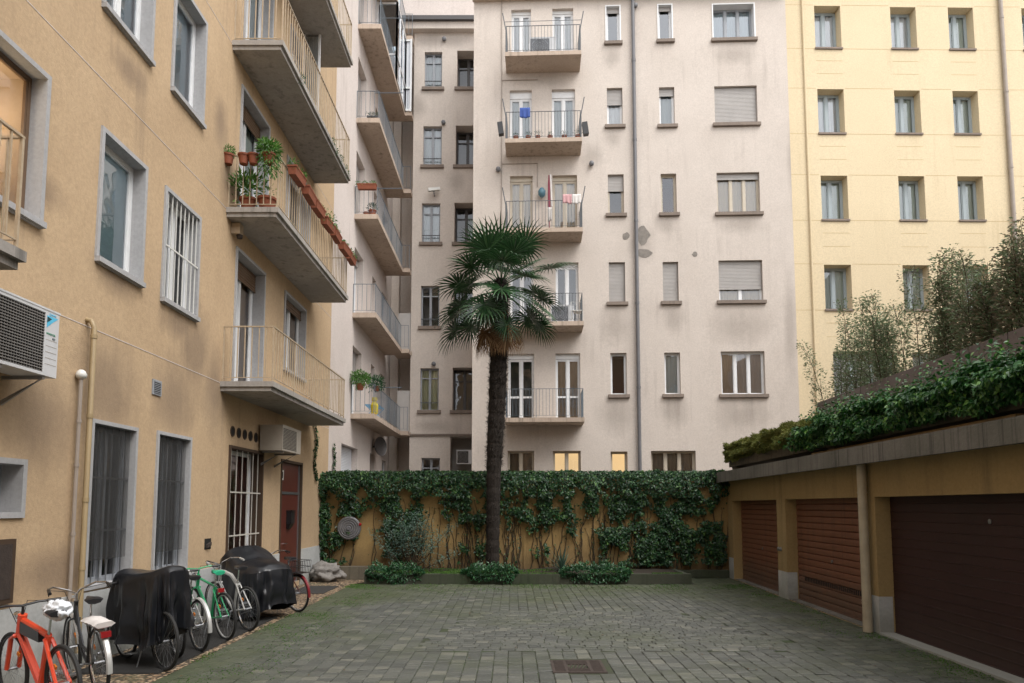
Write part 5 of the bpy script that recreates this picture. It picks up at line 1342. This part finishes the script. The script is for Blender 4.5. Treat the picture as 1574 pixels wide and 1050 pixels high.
tarp('bicycle_cover', (-4.40, 8.42), (-.88, .47), .53, .235, lambda s, t: 1.12 - .045 * s + .06 * s * s - .05 * t * t,
     lambda a: .30 + .08 * math.sin(a * 2 + .6) - .10 * math.cos(a) + .05 * noise.noise((a * 3, 0, 4)), 'black tarp draped over a bicycle beside the black roadster bicycle', 1.0)
tarp('bicycle_cover', (-4.42, 11.95), (-.81, .59), .60, .46, lambda s, t: 1.0 + .22 * max(0, 1 - abs(s - .5) * 1.6) - .12 * t * t - .10 * max(0, -s - .2),
     lambda a: .16 + .10 * math.sin(a * 2 + 1.0) + .05 * noise.noise((a * 3, 0, 7)), 'black tarp covering a scooter between the silver and dark red bicycles', 5.0)
# white wall-side handlebar behind the second tarp
# ================================================================== THINGS ON THE WALLS
def ac_unit(label, F, u, v, w_, h, dep, out=.12, near_side=True, logo=False, mesh='ac_mesh', body='ac_body', group='air conditioning units', fan=True, brackets=True):
    t = thing('air_conditioner', label, 'air conditioner', F.W(u, v, out), group)
    m = MB(); m.fbox(F, u - w_ / 2, u + w_ / 2, v, v + h, out, out + dep - .012); m.fbox(F, u - w_ / 2 - .012, u + w_ / 2 + .012, v + h, v + h + .02, out - .01, out + dep + .005)
    c_ = .24 * w_
    m.fbox(F, u + w_ / 2 - c_, u + w_ / 2, v + .0, v + h, out + dep - .012, out + dep)
    m.fbox(F, u - w_ / 2, u + w_ / 2 - c_, v, v + .035, out + dep - .012, out + dep); m.fbox(F, u - w_ / 2, u + w_ / 2 - c_, v + h - .035, v + h, out + dep - .012, out + dep); m.fbox(F, u - w_ / 2, u - w_ / 2 + .03, v + .035, v + h - .035, out + dep - .012, out + dep)
    m.build('casing', body, t)
    g_ = MB(); ua, ub = u - w_ / 2 + .03, u + w_ / 2 - c_; va, vb_ = v + .035, v + h - .035; wf = out + dep
    g_.fbox(F, ua, ub, va, vb_, wf - .011, wf - .009, 'dark_hole')
    n = int((vb_ - va) / .028)
    for i in range(n + 1): z_ = va + (vb_ - va) * i / n; g_.fbox(F, ua, ub, z_ - .004, z_ + .004, wf - .006, wf + .0, mesh)
    n = int((ub - ua) / .035)
    for i in range(n + 1): q = ua + (ub - ua) * i / n; g_.fbox(F, q - .003, q + .003, va, vb_, wf - .008, wf - .0065, mesh)
    g_.build('fan_grille', mesh, t)
    if fan:
        f = MB(); cu, cv = (ua + ub) / 2, (va + vb_) / 2; rr_ = min(ub - ua, vb_ - va) / 2 * .96
        ring = [F.W(cu + math.cos(q) * rr_, cv + math.sin(q) * rr_, wf + .002) for q in [2 * math.pi * i / 24 for i in range(24)]]
        f.tube(ring, .008, 5, closed=True)
        for rr2 in (.75, .5, .25): f.tube([F.W(cu + math.cos(q) * rr_ * rr2, cv + math.sin(q) * rr_ * rr2, wf + .002) for q in [2 * math.pi * i / 20 for i in range(20)]], .004, 4, closed=True)
        f.build('fan_guard', mesh, t)
    if brackets:
        for q in (u - w_ * .33, u + w_ * .33):
            b_ = MB(); b_.fbox(F, q - .02, q + .02, v - .035, v - .002, .002, out + dep * .92); b_.hexa([F.W(q - .015, v - .30, .002), F.W(q + .015, v - .30, .002), F.W(q + .015, v - .04, out + dep * .8), F.W(q - .015, v - .04, out + dep * .8), F.W(q - .015, v - .25, .002), F.W(q + .015, v - .25, .002), F.W(q + .015, v - .036, out + dep * .85), F.W(q - .015, v - .036, out + dep * .85)])
            b_.build('bracket', 'steel_grey', t)
    if logo:
        ul = u + w_ / 2 - c_ + .025; ur = u + w_ / 2 - .02; vl = v + h - .20; wl_ = out + dep
        m = MB(); m.add([F.W(ul, vl + .11, wl_ + .0025), F.W(ul, vl + .02, wl_ + .0025), F.W(ul + .075, vl + .085, wl_ + .0025), F.W(ur, vl + .15, wl_ + .0025), F.W(ul, vl + .15, wl_ + .0025)], [(0, 1, 2, 3, 4)])
        m.build('emblem', 'logo_cyan', t)
        m = MB(); m.add([F.W(ul, vl + .135, wl_ + .0045), F.W(ul, vl + .075, wl_ + .0045), F.W(ul + .07, vl + .125, wl_ + .0045)], [(0, 1, 2)]); m.build('emblem_triangle', 'logo_dark', t)
        for txt, sz, uu, vv, mt in (('DAIKIN', .030, ul + .03, vl + .157, 'logo_cyan'), ('INVERTER', .030, ul, vl - .045, 'logo_green'), ('R32', .028, ul + .09, vl - .085, 'logo_dark')):
            cd = bpy.data.curves.new('txt', 'FONT'); cd.body = txt; cd.size = sz; cd.extrude = .001; to = bpy.data.objects.new('txt', cd); COL.objects.link(to)
            dg = bpy.context.evaluated_depsgraph_get(); me = bpy.data.meshes.new_from_object(to.evaluated_get(dg)); bpy.data.objects.remove(to)
            M = Matrix((F.u, Vector((0, 0, 1)), F.n)).transposed(); me.transform(M.to_4x4()); me.materials.clear(); me.materials.append(MATS[mt])
            lo = bpy.data.objects.new('lettering', me); COL.objects.link(lo); lo.parent = t; lo.location = F.W(uu, vv, wl_ + .003) - WLOC[t]
        m = MB()
        for i in range(5): m.fbox(F, ul, ur, v + .12 + i * .062, v + .124 + i * .062, wl_ + .0005, wl_ + .002)
        m.build('louvres', 'ac_side', t)
    return t
OUT1 = .10; DEP1 = .34
pr = FL.P(89, 534, OUT1 + DEP1); vtop = FL.P(90, 484, OUT1 + DEP1)[1]; vbot = FL.P(86, 582, OUT1 + DEP1)[1]
ac_unit('large white air conditioner with a blue emblem on the wall near the camera', FL, pr[0] - .44, vbot, .88, vtop - vbot, DEP1, OUT1, logo=True, fan=False)
a = FL.P(413, 690); c_ = FL.P(462, 690)
pr = FL.P(462, 692, .5); pl_ = FL.P(434, 690, .5)
ac_unit('old beige air conditioner box above the red street door', FL, (pl_[0] + pr[0]) / 2, FL.P(434, 692, .5)[1], pr[0] - pl_[0], FL.P(434, 654, .5)[1] - FL.P(434, 692, .5)[1], .46, .04, body='ac_side', mesh='ac_side', fan=False)
r = FR.rect(701.5, 725.5, 692, 713)
FRn = Frame((0, 27.2 + .45, 0), (1, 0, 0))
ac_unit('small white air conditioner in the dark ground floor niche', FRn, (r[0] + r[1]) / 2 , r[2], r[1] - r[0], r[3] - r[2], .3, .05, brackets=False)
ac_unit('grey air conditioner standing on the topmost small balcony', FM, FM.P(834, 60, .6)[0], bv[1] + .16, .95, .68, .30, .45, brackets=False, mesh='steel_grey')
ac_unit('white air conditioner standing on the fourth small balcony beside the palm', FM, FM.P(864, 480, .6)[0], bv[4] + .16, .80, .62, .30, .45, brackets=False, mesh='steel_grey')

# door bits
m = MB(); u, v = FL.P(446, 793); m.fbox(FL, u - .13, u + .13, v - .17, v + .10, -.048, .07); m.hexa([FL.W(u - .10, v - .30, .0), FL.W(u + .06, v - .30, .0), FL.W(u + .06, v - .30, -.04), FL.W(u - .10, v - .30, -.04), FL.W(u - .13, v - .172, .06), FL.W(u + .13, v - .172, .06), FL.W(u + .13, v - .172, -.048), FL.W(u - .13, v - .172, -.048)])
m.fbox(FL, u - .14, u + .14, v + .101, v + .13, -.048, .085); tag(m.build('letter_box', 'black_metal'), 'small black letter box fixed on the red street door', 'letter box')
m = MB(); u, v = FL.P(436, 730); m.fbox(FL, u - .14, u + .14, v - .11, v + .11, -.058, -.045, 'white_plastic'); m.fbox(FL, u - .03, u + .09, v - .07, v + .07, -.0445, -.043, 'dark_hole'); tag(m.build('house_number_plate', None), 'small white number plate above the red street door', 'sign')

# CCTV camera and little wall lamps
def at(F, px, py): u, v = F.P(px, py); return u, v
u, v = at(FR, 668, 297); t = thing('security_camera', 'white security camera on the pink wall above a recessed window', 'camera', FR.W(u, v, .1))
m = MB(); p = FR.W(u, v + .04, .25); m.obox(p, (.23, .06, .05), (-.02, .07, 0), (-.012, 0, .06)); m.build('housing', 'white_plastic', t)
m = MB(); m.tube([FR.W(u, v - .12, 0), FR.W(u, v - .12, .18), FR.W(u, v - .02, .22)], .03, 8); m.build('bracket', 'steel_grey', t, smooth=True)
for (F, px, py, lab) in ((FR, 667, 560, 'small round wall lamp above the lowest recessed window'), (FR, 682, 190, 'small dark fitting on the pink wall beside a high recessed window'), (FM, 766, 262, 'small dark vent pipe on the pink wall left of the third balcony'),
                         (FM, 909, 253, 'small grey wall lamp right of the third small balcony'), (FR, 683, 62, 'small ring fitting under the cornice of the recessed wall'), (FM, 976, 11, 'tiny dark fitting beside the top of the long downpipe')):
    u, v = at(F, px, py); m = MB(); m.lathe(F.W(u, v, 0), [(.05, 0), (.05, .04), (.09, .06), (.085, .14), (.05, .16)], 12, ax=F.n); tag(m.build('wall_fitting', 'pipe_grey', smooth=True), lab, 'wall fitting')

ORD = ['Nearest', 'Second', 'Third', 'Fourth', 'Fifth', 'Sixth', 'Seventh', 'Eighth', 'Ninth', 'Tenth', 'Eleventh', 'Twelfth', 'Thirteenth', 'Farthest']
# ---- pots, boxes and odds and ends
def foliage(m, c, r, n, size, rn, droop=0, up=.5):
    c = Vector(c)
    for i in range(n):
        d = Vector((rn.gauss(0, 1), rn.gauss(0, 1), rn.gauss(up, .8))).normalized(); q = rn.random() ** .5 * r
        p = c + Vector((d.x * q, d.y * q, d.z * q * .8)); 
        if droop and rn.random() < .45: p.z -= rn.random() * droop; d.z -= 1
        m.leaf(p, (d + Vector((rn.gauss(0, .4), rn.gauss(0, .4), rn.gauss(0, .3)))).normalized(), Vector((rn.gauss(0, 1), rn.gauss(0, 1), 1)), size * rn.uniform(.7, 1.3), size * .35)
def pot(c, r, h, label, group, plant=.1, n=120, leaf='pot_leaf', size=.06, seed=1, droop=0, up=.5, potmat='terracotta'):
    t = thing('potted_plant', label, 'potted plant', c, group); m = MB()
    m.lathe(c, [(r * .7, 0), (r * .95, h * .82), (r * 1.08, h * .83), (r * 1.1, h), (r * .95, h), (r * .93, h * .9)], 14); m.build('pot', potmat, t, smooth=True)
    if plant:
        m = MB(); foliage(m, Vector(c) + Vector((0, 0, h + plant * .5)), plant, n, size, random.Random(seed), droop, up); m.build('foliage', leaf, t)
    return t
def flower_box(c, d, L, label, plant, seed, group, w_=.09, h=.17, size=.05):
    d = Vector(d).normalized(); s = Vector((-d.y, d.x, 0)); c = Vector(c); t = thing('flower_box', label, 'flower box', c, group); m = MB()
    a = L / 2; b0, b1_ = w_ * .72, w_
    P = [c - d * a * .94 - s * b0, c + d * a * .94 - s * b0, c + d * a * .94 + s * b0, c - d * a * .94 + s * b0]; T = [c - d * a - s * b1_, c + d * a - s * b1_, c + d * a + s * b1_, c - d * a + s * b1_]
    m.hexa(P + [q + Z * h for q in T]); m.hexa([q + Z * (h - .03) + (q - c).normalized() * .008 for q in T] + [q + Z * (h + .002) + (q - c).normalized() * .010 for q in T])
    m.build('box', 'terracotta', t)
    m = MB(); m.hexa([q * 1 + Z * (h + .003) for q in [c + (x - c) * .9 for x in T]] + [q + Z * (h + .012) for q in [c + (x - c) * .88 for x in T]]); m.build('earth', 'soil', t)
    if plant:
        m = MB(); rn = random.Random(seed)
        for k in range(int(L / .12)): foliage(m, c + d * rn.uniform(-a * .9, a * .9) + Z * (h + .04), plant, 60, size, rn, .08)
        m.build('foliage', 'pot_leaf', t)
    return t
GB = 'terracotta flower boxes hung along the second floor balcony rail'
xo = XL + BD; zr = vb2 + .17 + .98
ws = ['nearest box by the balcony corner with a small dark plant', 'second box from the corner, bare earth', 'third box from the corner, empty looking', 'fourth box with bushy bright green herbs', 'fifth box with a low reddish plant', 'sixth box with a wispy sprig', 'last box at the far end with a small green plant']
for i, (y, pl) in enumerate(((12.62, .10), (13.32, 0), (14.02, .04), (14.75, .20), (15.5, .07), (16.25, .05), (17.0, .10))):
    flower_box((xo + .09 + .02 * (i % 2), y, zr - .17 + (.03, -.02, .01, -.03, .02, -.01, .03)[i]), ((.03, -.04, .02, .05, -.03, .04, -.02)[i], 1, (0)), .58, 'terracotta flower box, ' + ws[i], pl, i, GB, size=.06)
yn = BY0 - .07
for i, (px, pl, lb) in enumerate(((352, .12, 'small terracotta pot with yellow green foliage at the wall end of the balcony rail'), (376, 0, 'plain terracotta pot hanging on the short side of the balcony rail'), (391, 0, 'second plain terracotta pot hanging beside the trailing plant'))):
    p = on_y(px, 240, yn); pot((p.x, yn - .03, zr - .22), .10, .18, lb, 'pots on the second floor balcony', pl, 260, seed=60 + i, size=.05, droop=.06)
p = on_y(415, 240, yn); t = pot((p.x, yn - .05, zr - .22), .11, .18, 'big trailing spider plant in a pot on the balcony corner', 'pots on the second floor balcony', .20, 900, seed=70, size=.075, droop=.42, up=.1)
for px, r_, pl, lb, sz in ((382, .15, .34, 'leafy green plant in a terracotta pot on the balcony floor', .13), (411, .17, .22, 'square looking terracotta pot with a thin plant on the balcony floor', .06)):
    p = on_y(px, 300, BY0 + .22); pot((p.x, BY0 + .22, vb2 + .172), r_, .26, lb, 'pots on the second floor balcony', pl, 260 if sz > .1 else 60, seed=int(px), size=sz, up=.8)
for i in range(14):
    y = 13.9 + i * .24; m = MB(); m.lathe((xo - .14, y, vb2 + .172), [(.05, 0), (.07, .10), (.075, .12), (.06, .12)], 10); o = m.build('small_pot', 'terracotta', smooth=True); tag(o, ORD[i] + ' small terracotta pot in the row along the second floor balcony edge', 'pot', 'small pots along the balcony edge')
for i, (y, k) in enumerate(((13.0, 1), (15.4, 1), (15.75, 1.3), (16.2, 1), (16.6, .8), (16.95, .7))):
    m = MB(); foliage(m, (xo - .02, y, vb3 + .17), .09 * k, 70, .05, random.Random(90 + i), .12); tag(m.build('weed', 'cover_leaf'), 'small green weed on the third floor balcony edge, ' + ORD[i].lower() + ' from the near end', 'weed', 'weeds on the third floor balcony edge')
# wing balconies
xw = XL + WD
flower_box((XL + .42, WY0 - .09, wz[2] + .78), (1, 0, 0), .62, 'terracotta flower box on the near rail of a pink wing balcony', .09, 31, 'plants on the wing balconies')
pot((XL + .55, WY0 + .2, wz[2] + .002), .12, .2, 'dark leafed potted plant on the middle wing balcony floor', 'plants on the wing balconies', .18, 200, 'shrub_leaf', .06, 33)
pot((XL + .35, WY0 + .2, wz[2] + .002), .10, .13, 'low terracotta pot on the middle wing balcony floor', 'plants on the wing balconies', 0)
pot((XL + .30, WY0 - .02, wz[0] + .75), .13, .2, 'lush leafy plant hanging at the near end of the lowest wing balcony', 'plants on the wing balconies', .33, 900, 'pot_leaf', .09, 35, .12)
pot((xw - .05, WY0 + .5, wz[0] + .80), .10, .16, 'trailing green plant on the rail of the lowest wing balcony', 'plants on the wing balconies', .26, 420, 'cover_leaf', .10, 36, .2)
for i, x_ in enumerate((XL + .38, XL + .5, XL + .62)): pot((x_, WY0 + .13, wz[3] + .002), .06, .12, ('left', 'middle', 'right')[i] + ' one of three small pots on the fourth wing balcony', 'plants on the wing balconies', .10, 60, 'shrub_leaf', .05, 37 + i, potmat='gutter_dark')
m = MB(); p = Vector((xw - .12, WY0 + .55, wz[0] + .05)); m.lathe(p, [(.10, 0), (.13, .3), (.11, .32), (.06, .42), (.09, .45), (.08, .55), (.02, .57)], 10); tag(m.build('watering_can', 'yellow_plastic', smooth=True), 'yellow plastic watering can on the lowest wing balcony', 'watering can')
t = thing('clothes_rack', 'blue folding clothes rack on the lowest wing balcony', 'clothes rack', (xw - .3, WY0 + 1.6, wz[0])); m = MB()
for k in range(7): m.tube([(xw - .55, WY0 + 1.1 + k * .17, wz[0] + .45), (xw - .1, WY0 + 1.1 + k * .17, wz[0] + .45)], .012, 5)
for y_ in (WY0 + 1.1, WY0 + 2.12):
    m.tube([(xw - .55, y_, wz[0] + .45), (xw - .1, y_, wz[0] + .02)], .012, 5); m.tube([(xw - .1, y_, wz[0] + .45), (xw - .55, y_, wz[0] + .02)], .012, 5)
for x_ in (xw - .55, xw - .1): m.tube([(x_, WY0 + 1.1, wz[0] + .45), (x_, WY0 + 2.12, wz[0] + .45)], .012, 5)
m.build('frame', 'blue_plastic', t)
def hung(F, u0, u1, v1, v0, w, mat, label, cat, name='hanging_cloth', group=None, amp=.02, th=.0):
    m = MB(); n = 16; vs = []; ph = u0 * 7
    for j in range(7):
        for i in range(n + 1):
            f = i / n; z = v1 + (v0 - v1) * j / 6 + .02 * math.sin(f * 5 + ph) * (j / 6); vs.append(F.W(u0 + (u1 - u0) * f, z, w + amp * math.sin(f * 14 + ph) * (j / 6)))
    m.add(vs, [(j * (n + 1) + i, j * (n + 1) + i + 1, (j + 1) * (n + 1) + i + 1, (j + 1) * (n + 1) + i) for j in range(6) for i in range(n)])
    o = m.build(name, mat, smooth=True); s_ = o.modifiers.new('thickness', 'SOLIDIFY'); s_.thickness = .006
    return tag(o, label, cat, group)
def pu(px, w=BP): return FM.P(px, 300, w)[0]
hung(FM, pu(799), pu(815), bv[2] + 1.17 + .10, bv[2] + .90, BP + .01, 'cloth_blue', 'blue cloth hanging on the second small balcony rail', 'cloth')
for x0_, x1_, mt, lb in ((865, 879, 'cloth_pink', 'pale pink cloth drying on the third small balcony rail'), (880, 893, 'cloth_white', 'pale floral cloth drying at the right end of the third balcony rail')):
    hung(FM, pu(x0_), pu(x1_), bv[3] + 1.35, bv[3] + 1.02, BP - .02, mt, lb, 'cloth', group='laundry on the third small balcony')
hung(FM, pu(842), pu(848), bv[3] + .95, bv[3] + .45, BP - .15, 'cloth_white', 'small white cloth hanging low on the third small balcony', 'cloth', group='laundry on the third small balcony', amp=.03)
t = thing('folded_parasol', 'tall folded red and white parasol between the doors of the third small balcony', 'parasol', FM.W(pu(844, .4), bv[3] + .16, .4)); m = MB(); q = FM.W(pu(844, .4), bv[3] + .16, .4)
m.lathe(q, [(.02, 0), (.02, .5), (.05, .65), (.055, 1.2), (.045, 1.9), (.02, 2.2)], 12); m.build('canopy', 'cloth_red', t, smooth=True); m = MB(); m.lathe(q, [(.17, 0), (.17, .05), (.03, .08)], 12); m.build('foot', 'gutter_dark', t)
m = MB(); m.tube([q + Z * 1.0 + Vector((.09, -.06, 0)), q + Z * 2.2 + Vector((.05, -.03, 0))], .03, 6); m.build('white_stripe', 'cloth_white', t)
m = MB(); q = FM.W(pu(833, .2), FM.P(833, 299)[1], .18); m.lathe(q + Z * -.18, [(.06, 0), (.13, .08), (.14, .22), (.08, .32), (.04, .35)], 14); tag(m.build('teal_lantern', 'teal_paint', smooth=True), 'round teal lantern fixed between the third balcony doors', 'lantern')
for px, lb in ((769, 'left'), (901, 'right')):
    q = FM.W(pu(px), FM.P(px, 196, BP)[1], BP - .1); m = MB(); m.obox(q, (.09, 0, .015), (0, .10, 0), (-.03, 0, .22)); tag(m.build('outdoor_speaker', 'black_metal'), 'black box hung outside the %s end of the second small balcony' % lb, 'box', 'black boxes on the second small balcony')
for i, px in enumerate((793, 812, 827, 846, 868, 889)):
    pot(FM.W(pu(px, .85), bv[2] + .152, .85), .09, .14, ('leftmost', 'second', 'third', 'fourth', 'fifth', 'rightmost')[i] + ' small red pot along the second small balcony edge', 'pots on the second small balcony', .10 + .03 * (i % 3), 70, 'shrub_leaf', .05, 100 + i)
m = MB(); u = pu(885, .5); ring = [FM.W(u + .16 * math.cos(q), bv[4] + .52 + .16 * math.sin(q), .55) for q in [i * .4488 for i in range(14)]]
t = thing('garden_chair', 'white metal chair at the right end of the fourth small balcony', 'chair', FM.W(u, bv[4] + .15, .5)); m.fbox(FM, u - .2, u + .2, bv[4] + .57, bv[4] + .60, .4, .8); m.build('seat', 'white_plastic', t)
for du in (-.19, .19):
    for w_ in (.42, .78): m = MB(); m.tube([FM.W(u + du, bv[4] + .152, w_), FM.W(u + du, bv[4] + .57, w_)], .012, 6); m.build('leg', 'white_plastic', t)
m = MB(); m.tube([FM.W(u - .19, bv[4] + .6, .42), FM.W(u - .19, bv[4] + 1.0, .40), FM.W(u + .19, bv[4] + 1.0, .40), FM.W(u + .19, bv[4] + .6, .42)], .012, 6); m.tube([FM.W(u, bv[4] + .6, .42), FM.W(u, bv[4] + 1.0, .40)], .01, 6); m.build('backrest', 'white_plastic', t)
# dish and clutter on the wing
q = FL.W(25.2, wz[0] - .75, .22); m = MB(); m.lathe(q, [(.05, -.05), (.28, .0), (.36, .08), (.36, .10), (.26, .04)], 16, ax=(1, -.5, .1)); m.tube([q, q - Vector((.22, 0, 0))], .03, 6); tag(m.build('wall_fan', 'gutter_dark', smooth=True), 'round dark dish on the wing wall under the lowest wing balcony', 'dish')
for i, k in enumerate((0, 1)):
    z0 = wz[k]; m = MB(); x_ = XL + .9; m.box(-4.62, -4.06, 27.25, 27.75, z0, z0 + 1.7 - .1 * k); tag(m.build('balcony_cabinet', 'shutter_grey'), 'tall grey cabinet at the far end of the ' + ('lowest' if k == 0 else 'second lowest') + ' wing balcony', 'cabinet', 'cabinets on the wing balconies')
    m = MB(); m.box(-4.75, -4.04, 27.155, 27.85, z0 - .15, z0 - .002); m.build('balcony_return', 'balcony_pink', bp)
for k, y_ in ((4, 22.6), (3, 21.75), (2, 21.8), (0, 22.3)):
    m = MB(); z0 = wz[k] + .96; m.tube([(xw - .2, y_, z0), (xw + .75, y_, z0)], .016, 5); tag(m.build('clothes_pole', 'rail_grey'), 'thin clothes pole sticking out over the rail of the wing balcony, ' + {4: 'fifth floor', 3: 'fourth floor', 2: 'third floor', 0: 'lowest floor'}[k], 'pole', 'clothes poles')

# ================================================================== GROUND THINGS
t = blob('boulder', (-4.72, 17.55, .20), .33, 'rock', 'pale rough boulder at the corner of the building and the garden wall', 'rock', 5, (1.15, .8, .75), .55, 4, fr=2.0)
def mat_(x0, x1, y0, y1, label, ribs):
    m = MB(); m.box(x0, x1, y0, y1, -.003, .008)
    y = y0 + .01
    while ribs and y < y1 - .02: m.box(x0 + .004, x1 - .004, y, y + .022, .009, .016); y += .045
    tag(m.build('floor_mat', 'rubber_mat'), label, 'mat', 'dark mats on the ground')
mat_(-5.0, -4.02, 7.95, 11.9, 'long ribbed black rubber mat under the row of parked bicycles', True)
mat_(-4.92, -4.12, 15.1, 16.5, 'flat black doormat on the pebble path by the street door', False)
# drain grate
t = thing('drain_grate', 'rusty square iron drain grate set in the grey paving', 'drain grate', ((GR[0] + GR[1]) / 2, (GR[2] + GR[3]) / 2, 0))
m = MB(); x0, x1, y0, y1 = GR
for a in ((x0, x1, y0, y0 + .035), (x0, x1, y1 - .035, y1), (x0, x0 + .035, y0 + .035, y1 - .035), (x1 - .035, x1, y0 + .035, y1 - .035)): m.box(*a, -.03, .0)
m.build('rim', 'rust', t)
m = MB(); m.box(x0 - .02, x1 + .02, y0 - .02, y1 + .02, -.045, -.035); m.build('pit', 'dark_hole', t)
m = MB(); xa, xb, ya, yb = x0 + .035, x1 - .035, y0 + .035, y1 - .035; cx, cy = (xa + xb) / 2, (ya + yb) / 2
n = 15
for i in range(n):
    y = ya + (yb - ya) * (i + .25) / n
    if abs(y + .01 - cy) < .085:
        m.box(xa, cx - .13, y, y + .02, -.025, -.002); m.box(cx + .13, xb, y, y + .02, -.025, -.002)
    else: m.box(xa, xb, y, y + .02, -.025, -.002)
m.box(cx - .135, cx - .115, cy - .09, cy + .09, -.025, -.001); m.box(cx + .115, cx + .135, cy - .09, cy + .09, -.025, -.001)
for i in range(5): m.obox((cx - .09 + i * .045, cy, -.012), (.008, .0, 0), (.02, .08, 0), (0, 0, .010))
m.box(xa + .12, xa + .15, ya, yb, -.024, -.0015); m.box(xb - .15, xb - .12, ya, yb, -.024, -.0015)
m.build('grid', 'rust', t)
# hose reel on the garden wall
q = on_y(536, 812, GY - .28); t = thing('hose_reel', 'round grey hose reel with a red knob on the ivy covered wall', 'hose reel', q)
m = MB(); m.lathe(q, [(.29, 0), (.31, .02), (.31, .10), (.28, .12)], 24, ax=(0, 1, 0)); m.lathe(q, [(.05, -.03), (.06, .0)], 12, ax=(0, 1, 0)); m.build('drum', 'pipe_grey', t, smooth=True)
m = MB()
for r_ in (.10, .16, .22, .27): m.torus(q + Vector((0, -.004, 0)), (0, 1, 0), r_, .012, 24, 6)
m.build('hose', 'steel_grey', t, smooth=True)
m = MB(); m.lathe(q + Vector((.30, -.02, .10)), [(.03, 0), (.045, .02), (.04, .05)], 10, ax=(0, 1, 0)); m.build('knob', 'reflector_red', t, smooth=True)
m = MB(); m.box(q.x - .05, q.x + .05, q.y + .12, GY, q.z - .1, q.z + .1); m.build('wall_bracket', 'steel_grey', t)

# ================================================================== UNSEEN BUILDING BEHIND THE CAMERA (added to cut sky light low in the courtyard)
bb_ = thing('apartment_building', 'plain ochre rear building added out of view behind the camera to block sky light', 'building', (3, -9, 0))
FB = Frame((0, -8, 0), (-1, 0, 0))
for i in range(6):
    for j in range(4): window(bb_, FB, (-12 + i * 3.0, -10.9 + i * 3.0, 1.0 + j * 3.1, 2.6 + j * 3.1), depth=.15, lights=2, sill=(.06, .06, .06, 'grey_stone'), curtain='curtain_white' if (i + j) % 3 == 0 else None)
m = MB(); wall_grid(m, FB, -16, 5.15, 0, 14.5, side=8); m.add([FB.W(-16, 14.5), FB.W(5.15, 14.5), FB.W(5.15, 14.5, -8), FB.W(-16, 14.5, -8)], [(0, 1, 2, 3)]); m.build('wall', 'stucco_orange', bb_)
be = thing('apartment_building', 'cream side building standing behind the garages beyond the right edge', 'building', (18, 5, 0))
FE = Frame((15.5, 0, 0), (0, -1, 0))
m = MB(); m.fbox(FE, -17.5, 7.9, 0, 13, -8, 0); m.build('wall', 'stucco_cream', be)
